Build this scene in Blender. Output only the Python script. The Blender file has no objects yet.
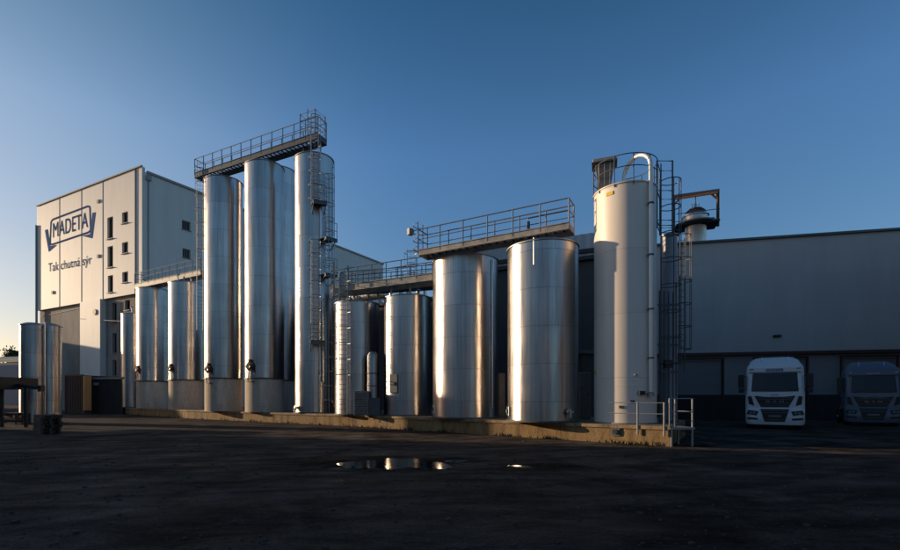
import bpy, math, random
from mathutils import Vector, Matrix
random.seed(7)
PI = math.pi
R = math.radians
sc = bpy.context.scene
col = sc.collection

# ------------------------------------------------------------------ camera numbers
F, CX, HY, CH = 480.0, 412.0, 398.0, 1.65      # focal length, axis column, horizon row (survey of the photograph), eye height


def wx(px, Y):
    return (px - CX) / F * Y


def wz(py, Y):
    return CH + (HY - py) / F * Y


def pt(px, py, Y):
    return Vector((wx(px, Y), Y, wz(py, Y)))


def solve(L, Rr, Yn):
    """an upright cylinder seen between two columns whose near side is Yn away -> centre and radius"""
    a, b = math.atan((L - CX) / F), math.atan((Rr - CX) / F)
    m, h = (a + b) / 2, (b - a) / 2
    D = (Yn / math.cos(m)) / (1 - math.sin(h))
    return D * math.sin(m), D * math.cos(m), D * math.sin(h)


# ------------------------------------------------------------------ materials
def mat(name, color=(.5, .5, .5), rough=.6, metal=0.0, noise=None, bump=None, spec=None):
    m = bpy.data.materials.new(name)
    m.use_nodes = True
    nt = m.node_tree
    b = nt.nodes['Principled BSDF']
    b.inputs['Base Color'].default_value = (*color, 1)
    b.inputs['Roughness'].default_value = rough
    b.inputs['Metallic'].default_value = metal
    if spec is not None:
        b.inputs['Specular IOR Level'].default_value = spec
    tc = nt.nodes.new('ShaderNodeTexCoord')
    if noise:
        scale, amt, stretch = noise
        mp = nt.nodes.new('ShaderNodeMapping')
        mp.inputs['Scale'].default_value = stretch
        nt.links.new(tc.outputs['Object'], mp.inputs['Vector'])
        n = nt.nodes.new('ShaderNodeTexNoise')
        n.inputs['Scale'].default_value = scale
        n.inputs['Detail'].default_value = 6
        n.inputs['Roughness'].default_value = .65
        nt.links.new(mp.outputs[0], n.inputs['Vector'])
        r = nt.nodes.new('ShaderNodeMapRange')
        r.inputs['From Min'].default_value = .3
        r.inputs['From Max'].default_value = .7
        r.inputs['To Min'].default_value = 1 - amt
        r.inputs['To Max'].default_value = 1 + amt * .4
        nt.links.new(n.outputs['Fac'], r.inputs['Value'])
        mx = nt.nodes.new('ShaderNodeVectorMath')
        mx.operation = 'SCALE'
        mx.inputs[0].default_value = color
        nt.links.new(r.outputs[0], mx.inputs['Scale'])
        nt.links.new(mx.outputs[0], b.inputs['Base Color'])
    if bump:
        bs, bd = bump
        n2 = nt.nodes.new('ShaderNodeTexNoise')
        n2.inputs['Scale'].default_value = bs
        n2.inputs['Detail'].default_value = 5
        nt.links.new(tc.outputs['Object'], n2.inputs['Vector'])
        bp = nt.nodes.new('ShaderNodeBump')
        bp.inputs['Strength'].default_value = 1
        bp.inputs['Distance'].default_value = bd
        nt.links.new(n2.outputs['Fac'], bp.inputs['Height'])
        nt.links.new(bp.outputs[0], b.inputs['Normal'])
    return m


def N(nt, t, **kw):
    n = nt.nodes.new(t)
    for k, v in kw.items():
        if k in n.inputs.keys() if hasattr(n.inputs, 'keys') else False:
            n.inputs[k].default_value = v
        else:
            setattr(n, k, v)
    return n


def steel_mat(name, color=(.60, .60, .60), rough=.33, plate=(3.0, 1.5), seed=0.0):
    """brushed stainless plate: courses welded together, each with its own sheen, slight waviness"""
    m = bpy.data.materials.new(name)
    m.use_nodes = True
    nt = m.node_tree
    L = nt.links.new
    b = nt.nodes['Principled BSDF']
    b.inputs['Metallic'].default_value = 1
    uv = N(nt, 'ShaderNodeUVMap')
    oi = N(nt, 'ShaderNodeObjectInfo')
    mp = N(nt, 'ShaderNodeVectorMath', operation='ADD')
    L(uv.outputs[0], mp.inputs[0])
    cr = N(nt, 'ShaderNodeCombineXYZ')
    sc_ = N(nt, 'ShaderNodeMath', operation='MULTIPLY')
    sc_.inputs[1].default_value = 13.0
    L(oi.outputs['Random'], sc_.inputs[0])
    L(sc_.outputs[0], cr.inputs[0])
    L(cr.outputs[0], mp.inputs[1])
    br = N(nt, 'ShaderNodeTexBrick')
    br.inputs['Scale'].default_value = 1.0
    br.inputs['Brick Width'].default_value = plate[0]
    br.inputs['Row Height'].default_value = plate[1]
    br.inputs['Mortar Size'].default_value = .018
    br.inputs['Mortar Smooth'].default_value = .2
    br.inputs['Color1'].default_value = (.35, .35, .35, 1)
    br.inputs['Color2'].default_value = (.65, .65, .65, 1)
    br.inputs['Mortar'].default_value = (.12, .12, .12, 1)
    L(mp.outputs[0], br.inputs['Vector'])
    # vertical streaks (rain, cleaning)
    st = N(nt, 'ShaderNodeMapping')
    st.inputs['Scale'].default_value = (5.0, .13, 1)
    L(mp.outputs[0], st.inputs['Vector'])
    ns = N(nt, 'ShaderNodeTexNoise')
    ns.inputs['Scale'].default_value = 1.6
    ns.inputs['Detail'].default_value = 7
    ns.inputs['Roughness'].default_value = .7
    L(st.outputs[0], ns.inputs['Vector'])
    # blotches
    nb = N(nt, 'ShaderNodeTexNoise')
    nb.inputs['Scale'].default_value = .8
    nb.inputs['Detail'].default_value = 5
    L(mp.outputs[0], nb.inputs['Vector'])
    v1 = N(nt, 'ShaderNodeMapRange')
    v1.inputs['From Min'].default_value = .3
    v1.inputs['From Max'].default_value = .7
    v1.inputs['To Min'].default_value = .62
    v1.inputs['To Max'].default_value = 1.08
    L(ns.outputs['Fac'], v1.inputs['Value'])
    v2 = N(nt, 'ShaderNodeMapRange')
    v2.inputs['From Min'].default_value = .1
    v2.inputs['From Max'].default_value = .65
    v2.inputs['To Min'].default_value = .66
    v2.inputs['To Max'].default_value = 1.02
    L(br.outputs['Color'], v2.inputs['Value'])
    mu = N(nt, 'ShaderNodeMath', operation='MULTIPLY')
    L(v1.outputs[0], mu.inputs[0])
    L(v2.outputs[0], mu.inputs[1])
    vs = N(nt, 'ShaderNodeVectorMath', operation='SCALE')
    vs.inputs[0].default_value = color
    L(mu.outputs[0], vs.inputs['Scale'])
    L(vs.outputs[0], b.inputs['Base Color'])
    rr = N(nt, 'ShaderNodeMapRange')
    rr.inputs['From Min'].default_value = .3
    rr.inputs['From Max'].default_value = .7
    rr.inputs['To Min'].default_value = rough - .04
    rr.inputs['To Max'].default_value = rough + .06
    L(nb.outputs['Fac'], rr.inputs['Value'])
    L(rr.outputs[0], b.inputs['Roughness'])
    # waviness of the sheet, mostly round the drum, plus the weld
    wv = N(nt, 'ShaderNodeMapping')
    wv.inputs['Scale'].default_value = (1.5, .22, 1)
    L(mp.outputs[0], wv.inputs['Vector'])
    nw = N(nt, 'ShaderNodeTexNoise')
    nw.inputs['Scale'].default_value = 1.0
    nw.inputs['Detail'].default_value = 3
    L(wv.outputs[0], nw.inputs['Vector'])
    bp = N(nt, 'ShaderNodeBump')
    bp.inputs['Strength'].default_value = .8
    bp.inputs['Distance'].default_value = .035
    L(nw.outputs['Fac'], bp.inputs['Height'])
    bp2 = N(nt, 'ShaderNodeBump')
    bp2.inputs['Strength'].default_value = .35
    bp2.inputs['Distance'].default_value = .004
    L(br.outputs['Fac'], bp2.inputs['Height'])
    L(bp.outputs[0], bp2.inputs['Normal'])
    L(bp2.outputs[0], b.inputs['Normal'])
    tg = N(nt, 'ShaderNodeTangent')
    tg.direction_type = 'RADIAL'
    tg.axis = 'Z'
    L(tg.outputs[0], b.inputs['Tangent'])
    b.inputs['Anisotropic'].default_value = .55
    b.inputs['Anisotropic Rotation'].default_value = .25
    return m


def panel_mat(name, color, rough=.5, course=1.0, vjoint=0.0, dark=.8, stain=.12):
    """metal cladding: fine joints between panels, dirt running down"""
    m = bpy.data.materials.new(name)
    m.use_nodes = True
    nt = m.node_tree
    L = nt.links.new
    b = nt.nodes['Principled BSDF']
    b.inputs['Roughness'].default_value = rough
    uv = N(nt, 'ShaderNodeUVMap')
    br = N(nt, 'ShaderNodeTexBrick')
    br.offset = 0
    br.inputs['Scale'].default_value = 1
    br.inputs['Brick Width'].default_value = vjoint if vjoint else 400
    br.inputs['Row Height'].default_value = course
    br.inputs['Mortar Size'].default_value = .018
    br.inputs['Mortar Smooth'].default_value = .3
    br.inputs['Color1'].default_value = (1, 1, 1, 1)
    br.inputs['Color2'].default_value = (.93, .93, .93, 1)
    br.inputs['Mortar'].default_value = (dark, dark, dark, 1)
    L(uv.outputs[0], br.inputs['Vector'])
    mp = N(nt, 'ShaderNodeMapping')
    mp.inputs['Scale'].default_value = (.8, .12, 1)
    L(uv.outputs[0], mp.inputs['Vector'])
    n = N(nt, 'ShaderNodeTexNoise')
    n.inputs['Scale'].default_value = 1.2
    n.inputs['Detail'].default_value = 7
    n.inputs['Roughness'].default_value = .65
    L(mp.outputs[0], n.inputs['Vector'])
    r = N(nt, 'ShaderNodeMapRange')
    r.inputs['From Min'].default_value = .3
    r.inputs['From Max'].default_value = .7
    r.inputs['To Min'].default_value = 1 - stain
    r.inputs['To Max'].default_value = 1.03
    L(n.outputs['Fac'], r.inputs['Value'])
    s1 = N(nt, 'ShaderNodeVectorMath', operation='SCALE')
    s1.inputs[0].default_value = color
    L(r.outputs[0], s1.inputs['Scale'])
    s2 = N(nt, 'ShaderNodeVectorMath', operation='MULTIPLY')
    L(s1.outputs[0], s2.inputs[0])
    L(br.outputs['Color'], s2.inputs[1])
    L(s2.outputs[0], b.inputs['Base Color'])
    bp = N(nt, 'ShaderNodeBump')
    bp.inputs['Distance'].default_value = .01
    bp.inputs['Strength'].default_value = .5
    bp.invert = True
    L(br.outputs['Fac'], bp.inputs['Height'])
    L(bp.outputs[0], b.inputs['Normal'])
    return m


def corr_mat(name, color, pitch=.25):
    m = mat(name, color, .45, 0, noise=(1.0, .15, (1, 1, .2)))
    return m


def concrete_mat(name, color, stain=.5, scale=1.0):
    m = bpy.data.materials.new(name)
    m.use_nodes = True
    nt = m.node_tree
    L = nt.links.new
    b = nt.nodes['Principled BSDF']
    b.inputs['Roughness'].default_value = .88
    tc = N(nt, 'ShaderNodeTexCoord')
    mp = N(nt, 'ShaderNodeMapping')
    mp.inputs['Scale'].default_value = (1.6, 1.6, .35)
    L(tc.outputs['Object'], mp.inputs['Vector'])
    n1 = N(nt, 'ShaderNodeTexNoise')
    n1.inputs['Scale'].default_value = 1.1 * scale
    n1.inputs['Detail'].default_value = 9
    n1.inputs['Roughness'].default_value = .7
    L(mp.outputs[0], n1.inputs['Vector'])
    n2 = N(nt, 'ShaderNodeTexNoise')
    n2.inputs['Scale'].default_value = 14
    n2.inputs['Detail'].default_value = 6
    L(tc.outputs['Object'], n2.inputs['Vector'])
    cr = N(nt, 'ShaderNodeValToRGB')
    e = cr.color_ramp.elements
    e[0].position = .34
    e[0].color = (*[c * (1 - stain) for c in color], 1)
    e[1].position = .62
    e[1].color = (*[c * 1.15 for c in color], 1)
    k = e.new(.46)
    k.color = (color[0] * .85, color[1] * .8, color[2] * .7, 1)
    L(n1.outputs['Fac'], cr.inputs[0])
    r = N(nt, 'ShaderNodeMapRange')
    r.inputs['From Min'].default_value = .3
    r.inputs['From Max'].default_value = .7
    r.inputs['To Min'].default_value = .8
    r.inputs['To Max'].default_value = 1.1
    L(n2.outputs['Fac'], r.inputs['Value'])
    s = N(nt, 'ShaderNodeVectorMath', operation='SCALE')
    L(cr.outputs[0], s.inputs[0])
    L(r.outputs[0], s.inputs['Scale'])
    L(s.outputs[0], b.inputs['Base Color'])
    bp = N(nt, 'ShaderNodeBump')
    bp.inputs['Distance'].default_value = .02
    bp.inputs['Strength'].default_value = .7
    L(n2.outputs['Fac'], bp.inputs['Height'])
    L(bp.outputs[0], b.inputs['Normal'])
    return m


def ground_mat():
    m = bpy.data.materials.new('worn_asphalt')
    m.use_nodes = True
    nt = m.node_tree
    L = nt.links.new
    b = nt.nodes['Principled BSDF']
    tc = N(nt, 'ShaderNodeTexCoord')

    def noise(scale, detail, rough=.6, stretch=(1, 1, 1), dist=0.0):
        mp = N(nt, 'ShaderNodeMapping')
        mp.inputs['Scale'].default_value = stretch
        L(tc.outputs['Object'], mp.inputs['Vector'])
        n = N(nt, 'ShaderNodeTexNoise')
        n.inputs['Scale'].default_value = scale
        n.inputs['Detail'].default_value = detail
        n.inputs['Roughness'].default_value = rough
        n.inputs['Distortion'].default_value = dist
        L(mp.outputs[0], n.inputs['Vector'])
        return n.outputs['Fac']

    def rng(v, a, b_, c, d):
        r = N(nt, 'ShaderNodeMapRange')
        for k, x in zip(('From Min', 'From Max', 'To Min', 'To Max'), (a, b_, c, d)):
            r.inputs[k].default_value = x
        L(v, r.inputs['Value'])
        return r.outputs[0]

    def mul(a, b_):
        x = N(nt, 'ShaderNodeMath', operation='MULTIPLY')
        L(a, x.inputs[0])
        L(b_, x.inputs[1])
        return x.outputs[0]
    big = rng(noise(.22, 7, .68, (1.3, .7, 1), 1.4), .35, .65, .35, 1.4)
    mid = rng(noise(.9, 8, .75, (.5, 1.3, 1), .6), .35, .65, .35, 1.5)
    # tyre marks sweeping across the yard
    mp = N(nt, 'ShaderNodeMapping')
    mp.inputs['Rotation'].default_value = (0, 0, R(72))
    mp.inputs['Location'].default_value = (0, 3, 0)
    L(tc.outputs['Object'], mp.inputs['Vector'])
    w = N(nt, 'ShaderNodeTexWave')
    w.inputs['Scale'].default_value = .22
    w.inputs['Distortion'].default_value = 11
    w.inputs['Detail'].default_value = 3
    w.inputs['Detail Scale'].default_value = .6
    L(mp.outputs[0], w.inputs['Vector'])
    tyre = rng(w.outputs['Fac'], .0, .35, .62, 1.0)
    grit = rng(noise(22, 8, .85), .35, .65, .4, 1.6)
    stones = N(nt, 'ShaderNodeTexVoronoi')
    stones.inputs['Scale'].default_value = 38
    L(tc.outputs['Object'], stones.inputs['Vector'])
    sp = rng(stones.outputs['Distance'], 0.0, .25, 1.5, 1.0)
    v = mul(mul(mul(big, mid), mul(tyre, grit)), sp)
    # muddy, wet-dark hollow round the puddles, ragged edge
    wet = None
    for cx_, cy_, rx_, ry_ in ((-.9, 12.4, 3.1, 1.7), (3.3, 11.6, 1.0, .8)):
        m1 = N(nt, 'ShaderNodeMapping')
        m1.inputs['Location'].default_value = (-cx_ / rx_, -cy_ / ry_, 0)
        m1.inputs['Scale'].default_value = (1 / rx_, 1 / ry_, 0)
        L(tc.outputs['Object'], m1.inputs['Vector'])
        ln_ = N(nt, 'ShaderNodeVectorMath', operation='LENGTH')
        L(m1.outputs[0], ln_.inputs[0])
        ad = N(nt, 'ShaderNodeMath', operation='ADD')
        L(ln_.outputs['Value'], ad.inputs[0])
        L(rng(noise(1.1, 7, .7, (.7, 1.2, 1), .5), .2, .8, -.75, .75), ad.inputs[1])
        q_ = rng(ad.outputs[0], .55, .95, .13, 1.0)
        wet = q_ if wet is None else mul(wet, q_)
    v = mul(v, wet)
    s = N(nt, 'ShaderNodeVectorMath', operation='SCALE')
    s.inputs[0].default_value = (.088, .068, .055)
    L(v, s.inputs['Scale'])
    L(s.outputs[0], b.inputs['Base Color'])
    L(rng(noise(.5, 6, .65, (.6, 1.2, 1)), .35, .6, .62, .95), b.inputs['Roughness'])
    b.inputs['Specular IOR Level'].default_value = .06
    bp = N(nt, 'ShaderNodeBump')
    bp.inputs['Distance'].default_value = .06
    bp.inputs['Strength'].default_value = 1.0
    L(noise(7, 10, .8), bp.inputs['Height'])
    bp2 = N(nt, 'ShaderNodeBump')
    bp2.inputs['Distance'].default_value = .25
    bp2.inputs['Strength'].default_value = 1.0
    L(noise(.8, 5, .6), bp2.inputs['Height'])
    L(bp.outputs[0], bp2.inputs['Normal'])
    L(bp2.outputs[0], b.inputs['Normal'])
    return m


M = {}
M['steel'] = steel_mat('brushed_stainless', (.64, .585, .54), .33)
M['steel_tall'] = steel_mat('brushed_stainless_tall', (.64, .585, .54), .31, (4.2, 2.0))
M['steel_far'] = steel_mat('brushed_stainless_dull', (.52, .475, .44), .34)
M['inox'] = mat('stainless_pipe', (.62, .61, .6), .28, 1)
M['galv'] = mat('galvanised_steel', (.36, .36, .36), .5, .75, noise=(9, .3, (1, 1, 1)))
M['galv_dark'] = mat('dark_galvanised_steel', (.11, .115, .12), .55, .4, noise=(7, .3, (1, 1, 1)))
M['grate'] = mat('grating_steel', (.045, .045, .045), .7, .3, noise=(20, .4, (1, 1, 1)))
M['fascia'] = mat('weathered_channel', (.40, .36, .31), .6, .2, noise=(2.5, .45, (1, 1, 1)))
M['skirt'] = concrete_mat('skirt_render', (.60, .52, .43), .22, .6)
M['skirt'].node_tree.nodes['Principled BSDF'].inputs['Specular IOR Level'].default_value = .1
M['plinth'] = concrete_mat('plinth_concrete', (.24, .155, .068), .75, 1.3)
M['coping'] = concrete_mat('coping_concrete', (.28, .20, .12), .5, 1.5)
M['white'] = panel_mat('white_silo_paint', (.86, .74, .62), .42, 2.4, 0, .86, .12)
M['cream'] = panel_mat('cream_cladding', (.74, .69, .63), .6, 30, 0, .85, .10)
M['plaster'] = concrete_mat('grey_plaster', (.30, .27, .25), .25, .3)
M['annexwhite'] = concrete_mat('white_plaster', (.66, .62, .55), .15, .3)
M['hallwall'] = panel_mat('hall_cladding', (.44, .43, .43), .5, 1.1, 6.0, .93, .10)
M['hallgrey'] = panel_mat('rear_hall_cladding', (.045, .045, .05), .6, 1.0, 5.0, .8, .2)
M['corr'] = corr_mat('corrugated_sheet', (.42, .46, .50))
M['black'] = mat('black_paint', (.012, .012, .014), .5)
M['rubber'] = mat('rubber', (.012, .012, .012), .8)
M['darkbase'] = concrete_mat('dark_dock_wall', (.028, .026, .028), .3, 1)
M['joint'] = mat('joint_trim_strip', (.36, .33, .31), .7)  # grey trim tone for joints, parapets and downpipes
M['blue'] = mat('sign_blue', (.11, .15, .27), .95, spec=0)
M['blue2'] = mat('sign_blue_pale', (.14, .20, .38), .95, spec=0)
M['glass'] = mat('dark_window_glass', (.012, .013, .015), .12, 0, spec=.35)
M['frame'] = mat('window_frame', (.26, .24, .22), .6)
M['rust'] = mat('rusty_brown_steel', (.10, .045, .02), .7, .3, noise=(6, .5, (1, 1, 1)))
M['orange'] = mat('orange_painted_steel', (.34, .12, .04), .6, .1, noise=(4, .4, (1, 1, 1)))
M['red'] = mat('dark_red_container', (.045, .010, .008), .55, 0, noise=(2, .3, (1, 1, .3)))
M['ochre'] = mat('ochre_door', (.50, .25, .07), .6, noise=(2, .25, (1, 1, .3)))
M['redtrim'] = mat('dark_red_trim', (.06, .018, .022), .6)
M['yellow'] = mat('yellow_sticker', (.75, .48, .03), .5)
M['cabpaint'] = mat('white_truck_paint', (.66, .68, .72), .25, 0)
M['cabdark'] = mat('truck_black_plastic', (.010, .011, .013), .45)
M['chrome'] = mat('chrome', (.7, .7, .72), .15, 1)
M['lamp'] = mat('headlamp_glass', (.25, .28, .32), .12, .4)
M['carpaint'] = mat('dark_car_paint', (.006, .008, .012), .35, 0)
M['wood'] = mat('weathered_pallet_wood', (.06, .052, .045), .85, noise=(5, .4, (1, 1, 1)))
M['ducts'] = mat('galvanised_duct', (.48, .48, .48), .38, .9, noise=(2, .2, (1, 1, 1)))
M['louvre'] = mat('louvre_grey', (.24, .22, .20), .6, .3, noise=(3, .3, (1, 1, 1)))
M['hill'] = mat('dry_grass_hill', (.14, .12, .05), .95, noise=(.02, .5, (1, 1, 1)))
M['leaf'] = mat('weed_leaf', (.04, .055, .02), .8, noise=(3, .5, (1, 1, 1)))
M['ground'] = ground_mat()
M['stone'] = mat('loose_stone', (.065, .055, .048), .9, noise=(3, .6, (1, 1, 1)))
M['reflwall'] = panel_mat('reflection_hall_cladding', (.42, .40, .37), .6, 2, 6, .85, .1)  # wall of the added hall behind the viewer
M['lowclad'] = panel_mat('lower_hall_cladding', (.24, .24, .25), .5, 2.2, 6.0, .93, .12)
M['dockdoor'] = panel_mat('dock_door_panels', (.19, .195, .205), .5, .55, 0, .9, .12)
M['blockdark'] = concrete_mat('skylight_block_wall', (.06, .05, .045), .3, .5)  # kept dark so the added right block bounces little sun
M['cabpaint2'] = mat('grey_blue_truck_paint', (.10, .13, .18), .3, 0)
M['vessel'] = mat('grey_vessel_paint', (.34, .36, .40), .5, .1, noise=(1.5, .2, (1, 1, .3)))
M['pipewhite'] = mat('bright_pipe', (.80, .76, .70), .42, .35)
M['farwall'] = panel_mat('far_warehouse_cladding', (.20, .22, .26), .6, 2, 6, .85, .1)
w = bpy.data.materials.new('standing_water')
w.use_nodes = True
b = w.node_tree.nodes['Principled BSDF']
b.inputs['Base Color'].default_value = (.006, .006, .007, 1)
b.inputs['Roughness'].default_value = .07
b.inputs['IOR'].default_value = 1.10
nz = w.node_tree.nodes.new('ShaderNodeTexNoise')
nz.inputs['Scale'].default_value = 5
tcw = w.node_tree.nodes.new('ShaderNodeTexCoord')
w.node_tree.links.new(tcw.outputs['Object'], nz.inputs['Vector'])
bw = w.node_tree.nodes.new('ShaderNodeBump')
bw.inputs['Distance'].default_value = .005
w.node_tree.links.new(nz.outputs['Fac'], bw.inputs['Height'])
w.node_tree.links.new(bw.outputs[0], b.inputs['Normal'])
M['water'] = w


# ------------------------------------------------------------------ mesh builder
class MB:
    def __init__(s):
        s.v, s.f, s.uv = [], [], []

    def face(s, pts, uvs=None):
        i = len(s.v)
        s.v += [tuple(p) for p in pts]
        s.f.append(tuple(range(i, i + len(pts))))
        s.uv.append(uvs)

    def box(s, c, d, rz=0, rx=0, ry=0):
        m = Matrix.Rotation(rz, 3, 'Z') @ Matrix.Rotation(ry, 3, 'Y') @ Matrix.Rotation(rx, 3, 'X')
        c = Vector(c)
        i = len(s.v)
        for x, y, z in ((-1, -1, -1), (1, -1, -1), (1, 1, -1), (-1, 1, -1), (-1, -1, 1), (1, -1, 1), (1, 1, 1), (-1, 1, 1)):
            s.v.append(tuple(c + m @ Vector((x * d[0] / 2, y * d[1] / 2, z * d[2] / 2))))
        for q in ((0, 3, 2, 1), (4, 5, 6, 7), (0, 1, 5, 4), (1, 2, 6, 5), (2, 3, 7, 6), (3, 0, 4, 7)):
            s.f.append(tuple(i + k for k in q))
            s.uv.append(None)
        return s

    def bar(s, a, b, w, h):
        """rectangular bar from a to b (w across, h up)"""
        a, b = Vector(a), Vector(b)
        d = (b - a).normalized()
        up = Vector((0, 0, 1)) if abs(d.z) < .95 else Vector((1, 0, 0))
        sx = d.cross(up).normalized()
        sy = sx.cross(d).normalized()
        i = len(s.v)
        for p in (a, b):
            for x, y in ((-1, -1), (1, -1), (1, 1), (-1, 1)):
                s.v.append(tuple(p + sx * x * w / 2 + sy * y * h / 2))
        for q in ((0, 1, 2, 3), (7, 6, 5, 4), (0, 4, 5, 1), (1, 5, 6, 2), (2, 6, 7, 3), (3, 7, 4, 0)):
            s.f.append(tuple(i + k for k in q))
            s.uv.append(None)
        return s

    def tube(s, pts, r, n=8, closed=False):
        pts = [Vector(p) for p in pts]
        base = len(s.v)
        prev = None
        rad = r if isinstance(r, (list, tuple)) else [r] * len(pts)
        for k, p in enumerate(pts):
            if closed:
                t = (pts[(k + 1) % len(pts)] - pts[k - 1]).normalized()
            else:
                t = (pts[min(k + 1, len(pts) - 1)] - pts[max(k - 1, 0)]).normalized()
            if prev is None:
                u = t.cross(Vector((0, 0, 1)))
                if u.length < .05:
                    u = t.cross(Vector((1, 0, 0)))
            else:
                u = prev - t * prev.dot(t)
                if u.length < .01:
                    u = t.cross(Vector((1, 0, 0)))
            u.normalize()
            prev = u
            v_ = t.cross(u)
            for j in range(n):
                a = 2 * PI * j / n
                s.v.append(tuple(p + (u * math.cos(a) + v_ * math.sin(a)) * rad[k]))
        m = len(pts)
        for k in range(m if closed else m - 1):
            k2 = (k + 1) % m
            for j in range(n):
                s.f.append((base + k * n + j, base + k2 * n + j, base + k2 * n + (j + 1) % n, base + k * n + (j + 1) % n))
                s.uv.append(None)
        if not closed:
            s.f.append(tuple(base + j for j in range(n)))
            s.uv.append(None)
            s.f.append(tuple(base + (m - 1) * n + j for j in reversed(range(n))))
            s.uv.append(None)
        return s

    def lathe(s, c, prof, n=64, a0=0.0, a1=2 * PI):
        """prof: list of (radius, z); uv = arc length round, height"""
        cx, cy = c[0], c[1]
        cz = c[2] if len(c) > 2 else 0
        base = len(s.v)
        full = abs(a1 - a0 - 2 * PI) < 1e-6
        m = n if full else n + 1
        for r_, z in prof:
            for j in range(m):
                a = a0 + (a1 - a0) * j / n
                s.v.append((cx + r_ * math.cos(a), cy + r_ * math.sin(a), cz + z))
        R0 = max(p[0] for p in prof)
        for k in range(len(prof) - 1):
            z0, z1 = prof[k][1], prof[k + 1][1]
            if abs(z1 - z0) < 1e-4:
                z1 = z0 + abs(prof[k][0] - prof[k + 1][0])
            for j in range(n):
                j2 = (j + 1) % m if full else j + 1
                s.f.append((base + k * m + j, base + k * m + j2, base + (k + 1) * m + j2, base + (k + 1) * m + j))
                u0, u1 = R0 * (a0 + (a1 - a0) * j / n), R0 * (a0 + (a1 - a0) * (j + 1) / n)
                s.uv.append(((u0, z0), (u1, z0), (u1, z1), (u0, z1)))
        return s

    def prism(s, poly, a, b):
        """poly of (x,y); extruded from z a to b"""
        n = len(poly)
        s.face([(x, y, b) for x, y in poly])
        s.face([(x, y, a) for x, y in reversed(poly)])
        u = 0
        for i in range(n):
            p, q = poly[i], poly[(i + 1) % n]
            l = math.hypot(q[0] - p[0], q[1] - p[1])
            s.face([(p[0], p[1], a), (q[0], q[1], a), (q[0], q[1], b), (p[0], p[1], b)], ((u, a), (u + l, a), (u + l, b), (u, b)))
            u += l
        return s

    def build(s, name, m, parent=None, smooth=False, loc=None, bevel=0):
        me = bpy.data.meshes.new(name)
        o0 = Vector(parent_loc(parent)) if parent is not None else Vector(loc or (0, 0, 0))
        me.from_pydata([tuple(Vector(v) - o0) for v in s.v], [], s.f)
        if any(u is not None for u in s.uv):
            ul = me.uv_layers.new(name='UVMap')
            for p, u in zip(me.polygons, s.uv):
                if u is not None:
                    for li, c in zip(p.loop_indices, u):
                        ul.data[li].uv = c
        me.materials.append(m)
        if smooth:
            me.polygons.foreach_set('use_smooth', [True] * len(me.polygons))
            try:
                me.set_sharp_from_angle(angle=R(38))
            except Exception:
                pass
        me.update()
        o = bpy.data.objects.new(name, me)
        col.objects.link(o)
        if parent is not None:
            o.parent = parent
        else:
            o.location = o0
        if bevel:
            md = o.modifiers.new('edge', 'BEVEL')
            md.width = bevel
            md.segments = 2
            md.limit_method = 'ANGLE'
        return o


def parent_loc(p):
    l = Vector((0, 0, 0))
    while p is not None:
        l = l + p.location
        p = p.parent
    return l


def tag(o, label=None, cat=None, group=None, kind=None):
    if label:
        o['label'] = label
    if cat:
        o['category'] = cat
    if group:
        o['group'] = group
    if kind:
        o['kind'] = kind
    return o


def thing(name, label, cat, loc=(0, 0, 0), group=None):
    o = bpy.data.objects.new(name, None)
    o.empty_display_size = .3
    col.objects.link(o)
    o.location = loc
    return tag(o, label, cat, group)


def copy_tree(o, parent=None):
    c = o.copy()
    col.objects.link(c)
    c.parent = parent
    for ch in list(o.children):
        copy_tree(ch, c)
    return c


def camdir(c):
    return math.atan2(-c[1], -c[0])


def polar(c, r, a, z):
    return Vector((c[0] + r * math.cos(a), c[1] + r * math.sin(a), z))


# ------------------------------------------------------------------ ground, plinth, water
mb = MB()
G = 900
mb.face([(-G, -G, 0), (G, -G, 0), (G, G, 0), (-G, G, 0)])
g = mb.build('ground', M['ground'])
tag(g, 'worn dark asphalt yard with tyre marks', kind='structure')

PT = .68                                                    # top of the plinth
EDGE = [(-34, 53.5), (-18.2, 38.8), (-3.6, 28.0), (7.0, 17.95), (8.75, 16.3)]
BACK = [(11.9, 20.9), (12.2, 34.5), (-4, 40), (-30, 62)]
t = thing('concrete_plinth', 'long stained concrete plinth carrying the row of steel tanks', 'plinth', (0, 28, 0))
mb = MB().prism(list(reversed(EDGE + BACK)), 0, PT - .12)
mb.build('plinth_wall', M['plinth'], t)
off = []
for i, (x, y) in enumerate(EDGE):
    off.append((x - .045, y - .05))
mb = MB().prism(list(reversed(off + BACK)), PT - .12, PT)
mb.build('coping', M['coping'], t, bevel=.015)


def puddle(cx, cy, rx, ry, seed, lab, z):
    rd = random.Random(seed)
    n = 90
    ph = [rd.uniform(0, 2 * PI) for _ in range(9)]
    pts = []
    for i in range(n):
        a = 2 * PI * i / n
        k = 1 + sum(math.sin((j + 2) * a + ph[j]) * (.24 / (1 + .75 * j)) for j in range(9))
        pts.append((cx + rx * k * math.cos(a), cy + ry * k * math.sin(a), z))
    m_ = MB()
    m_.face(pts)
    o = m_.build('puddle', M['water'], loc=(cx, cy, 0))
    tag(o, lab, kind='structure')


puddle(-.42, 12.0, 1.05, 1.15, 3, 'shallow puddle reflecting the short tank', .006)
puddle(1.15, 12.5, .22, .3, 8, 'small puddle beside the wide one', .006)
puddle(2.50, 11.6, .32, .12, 12, 'narrow puddle in a rut at the right', .006)
puddle(2.75, 11.35, .2, .05, 15, 'sliver of water beside the narrow puddle', .006)

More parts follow.
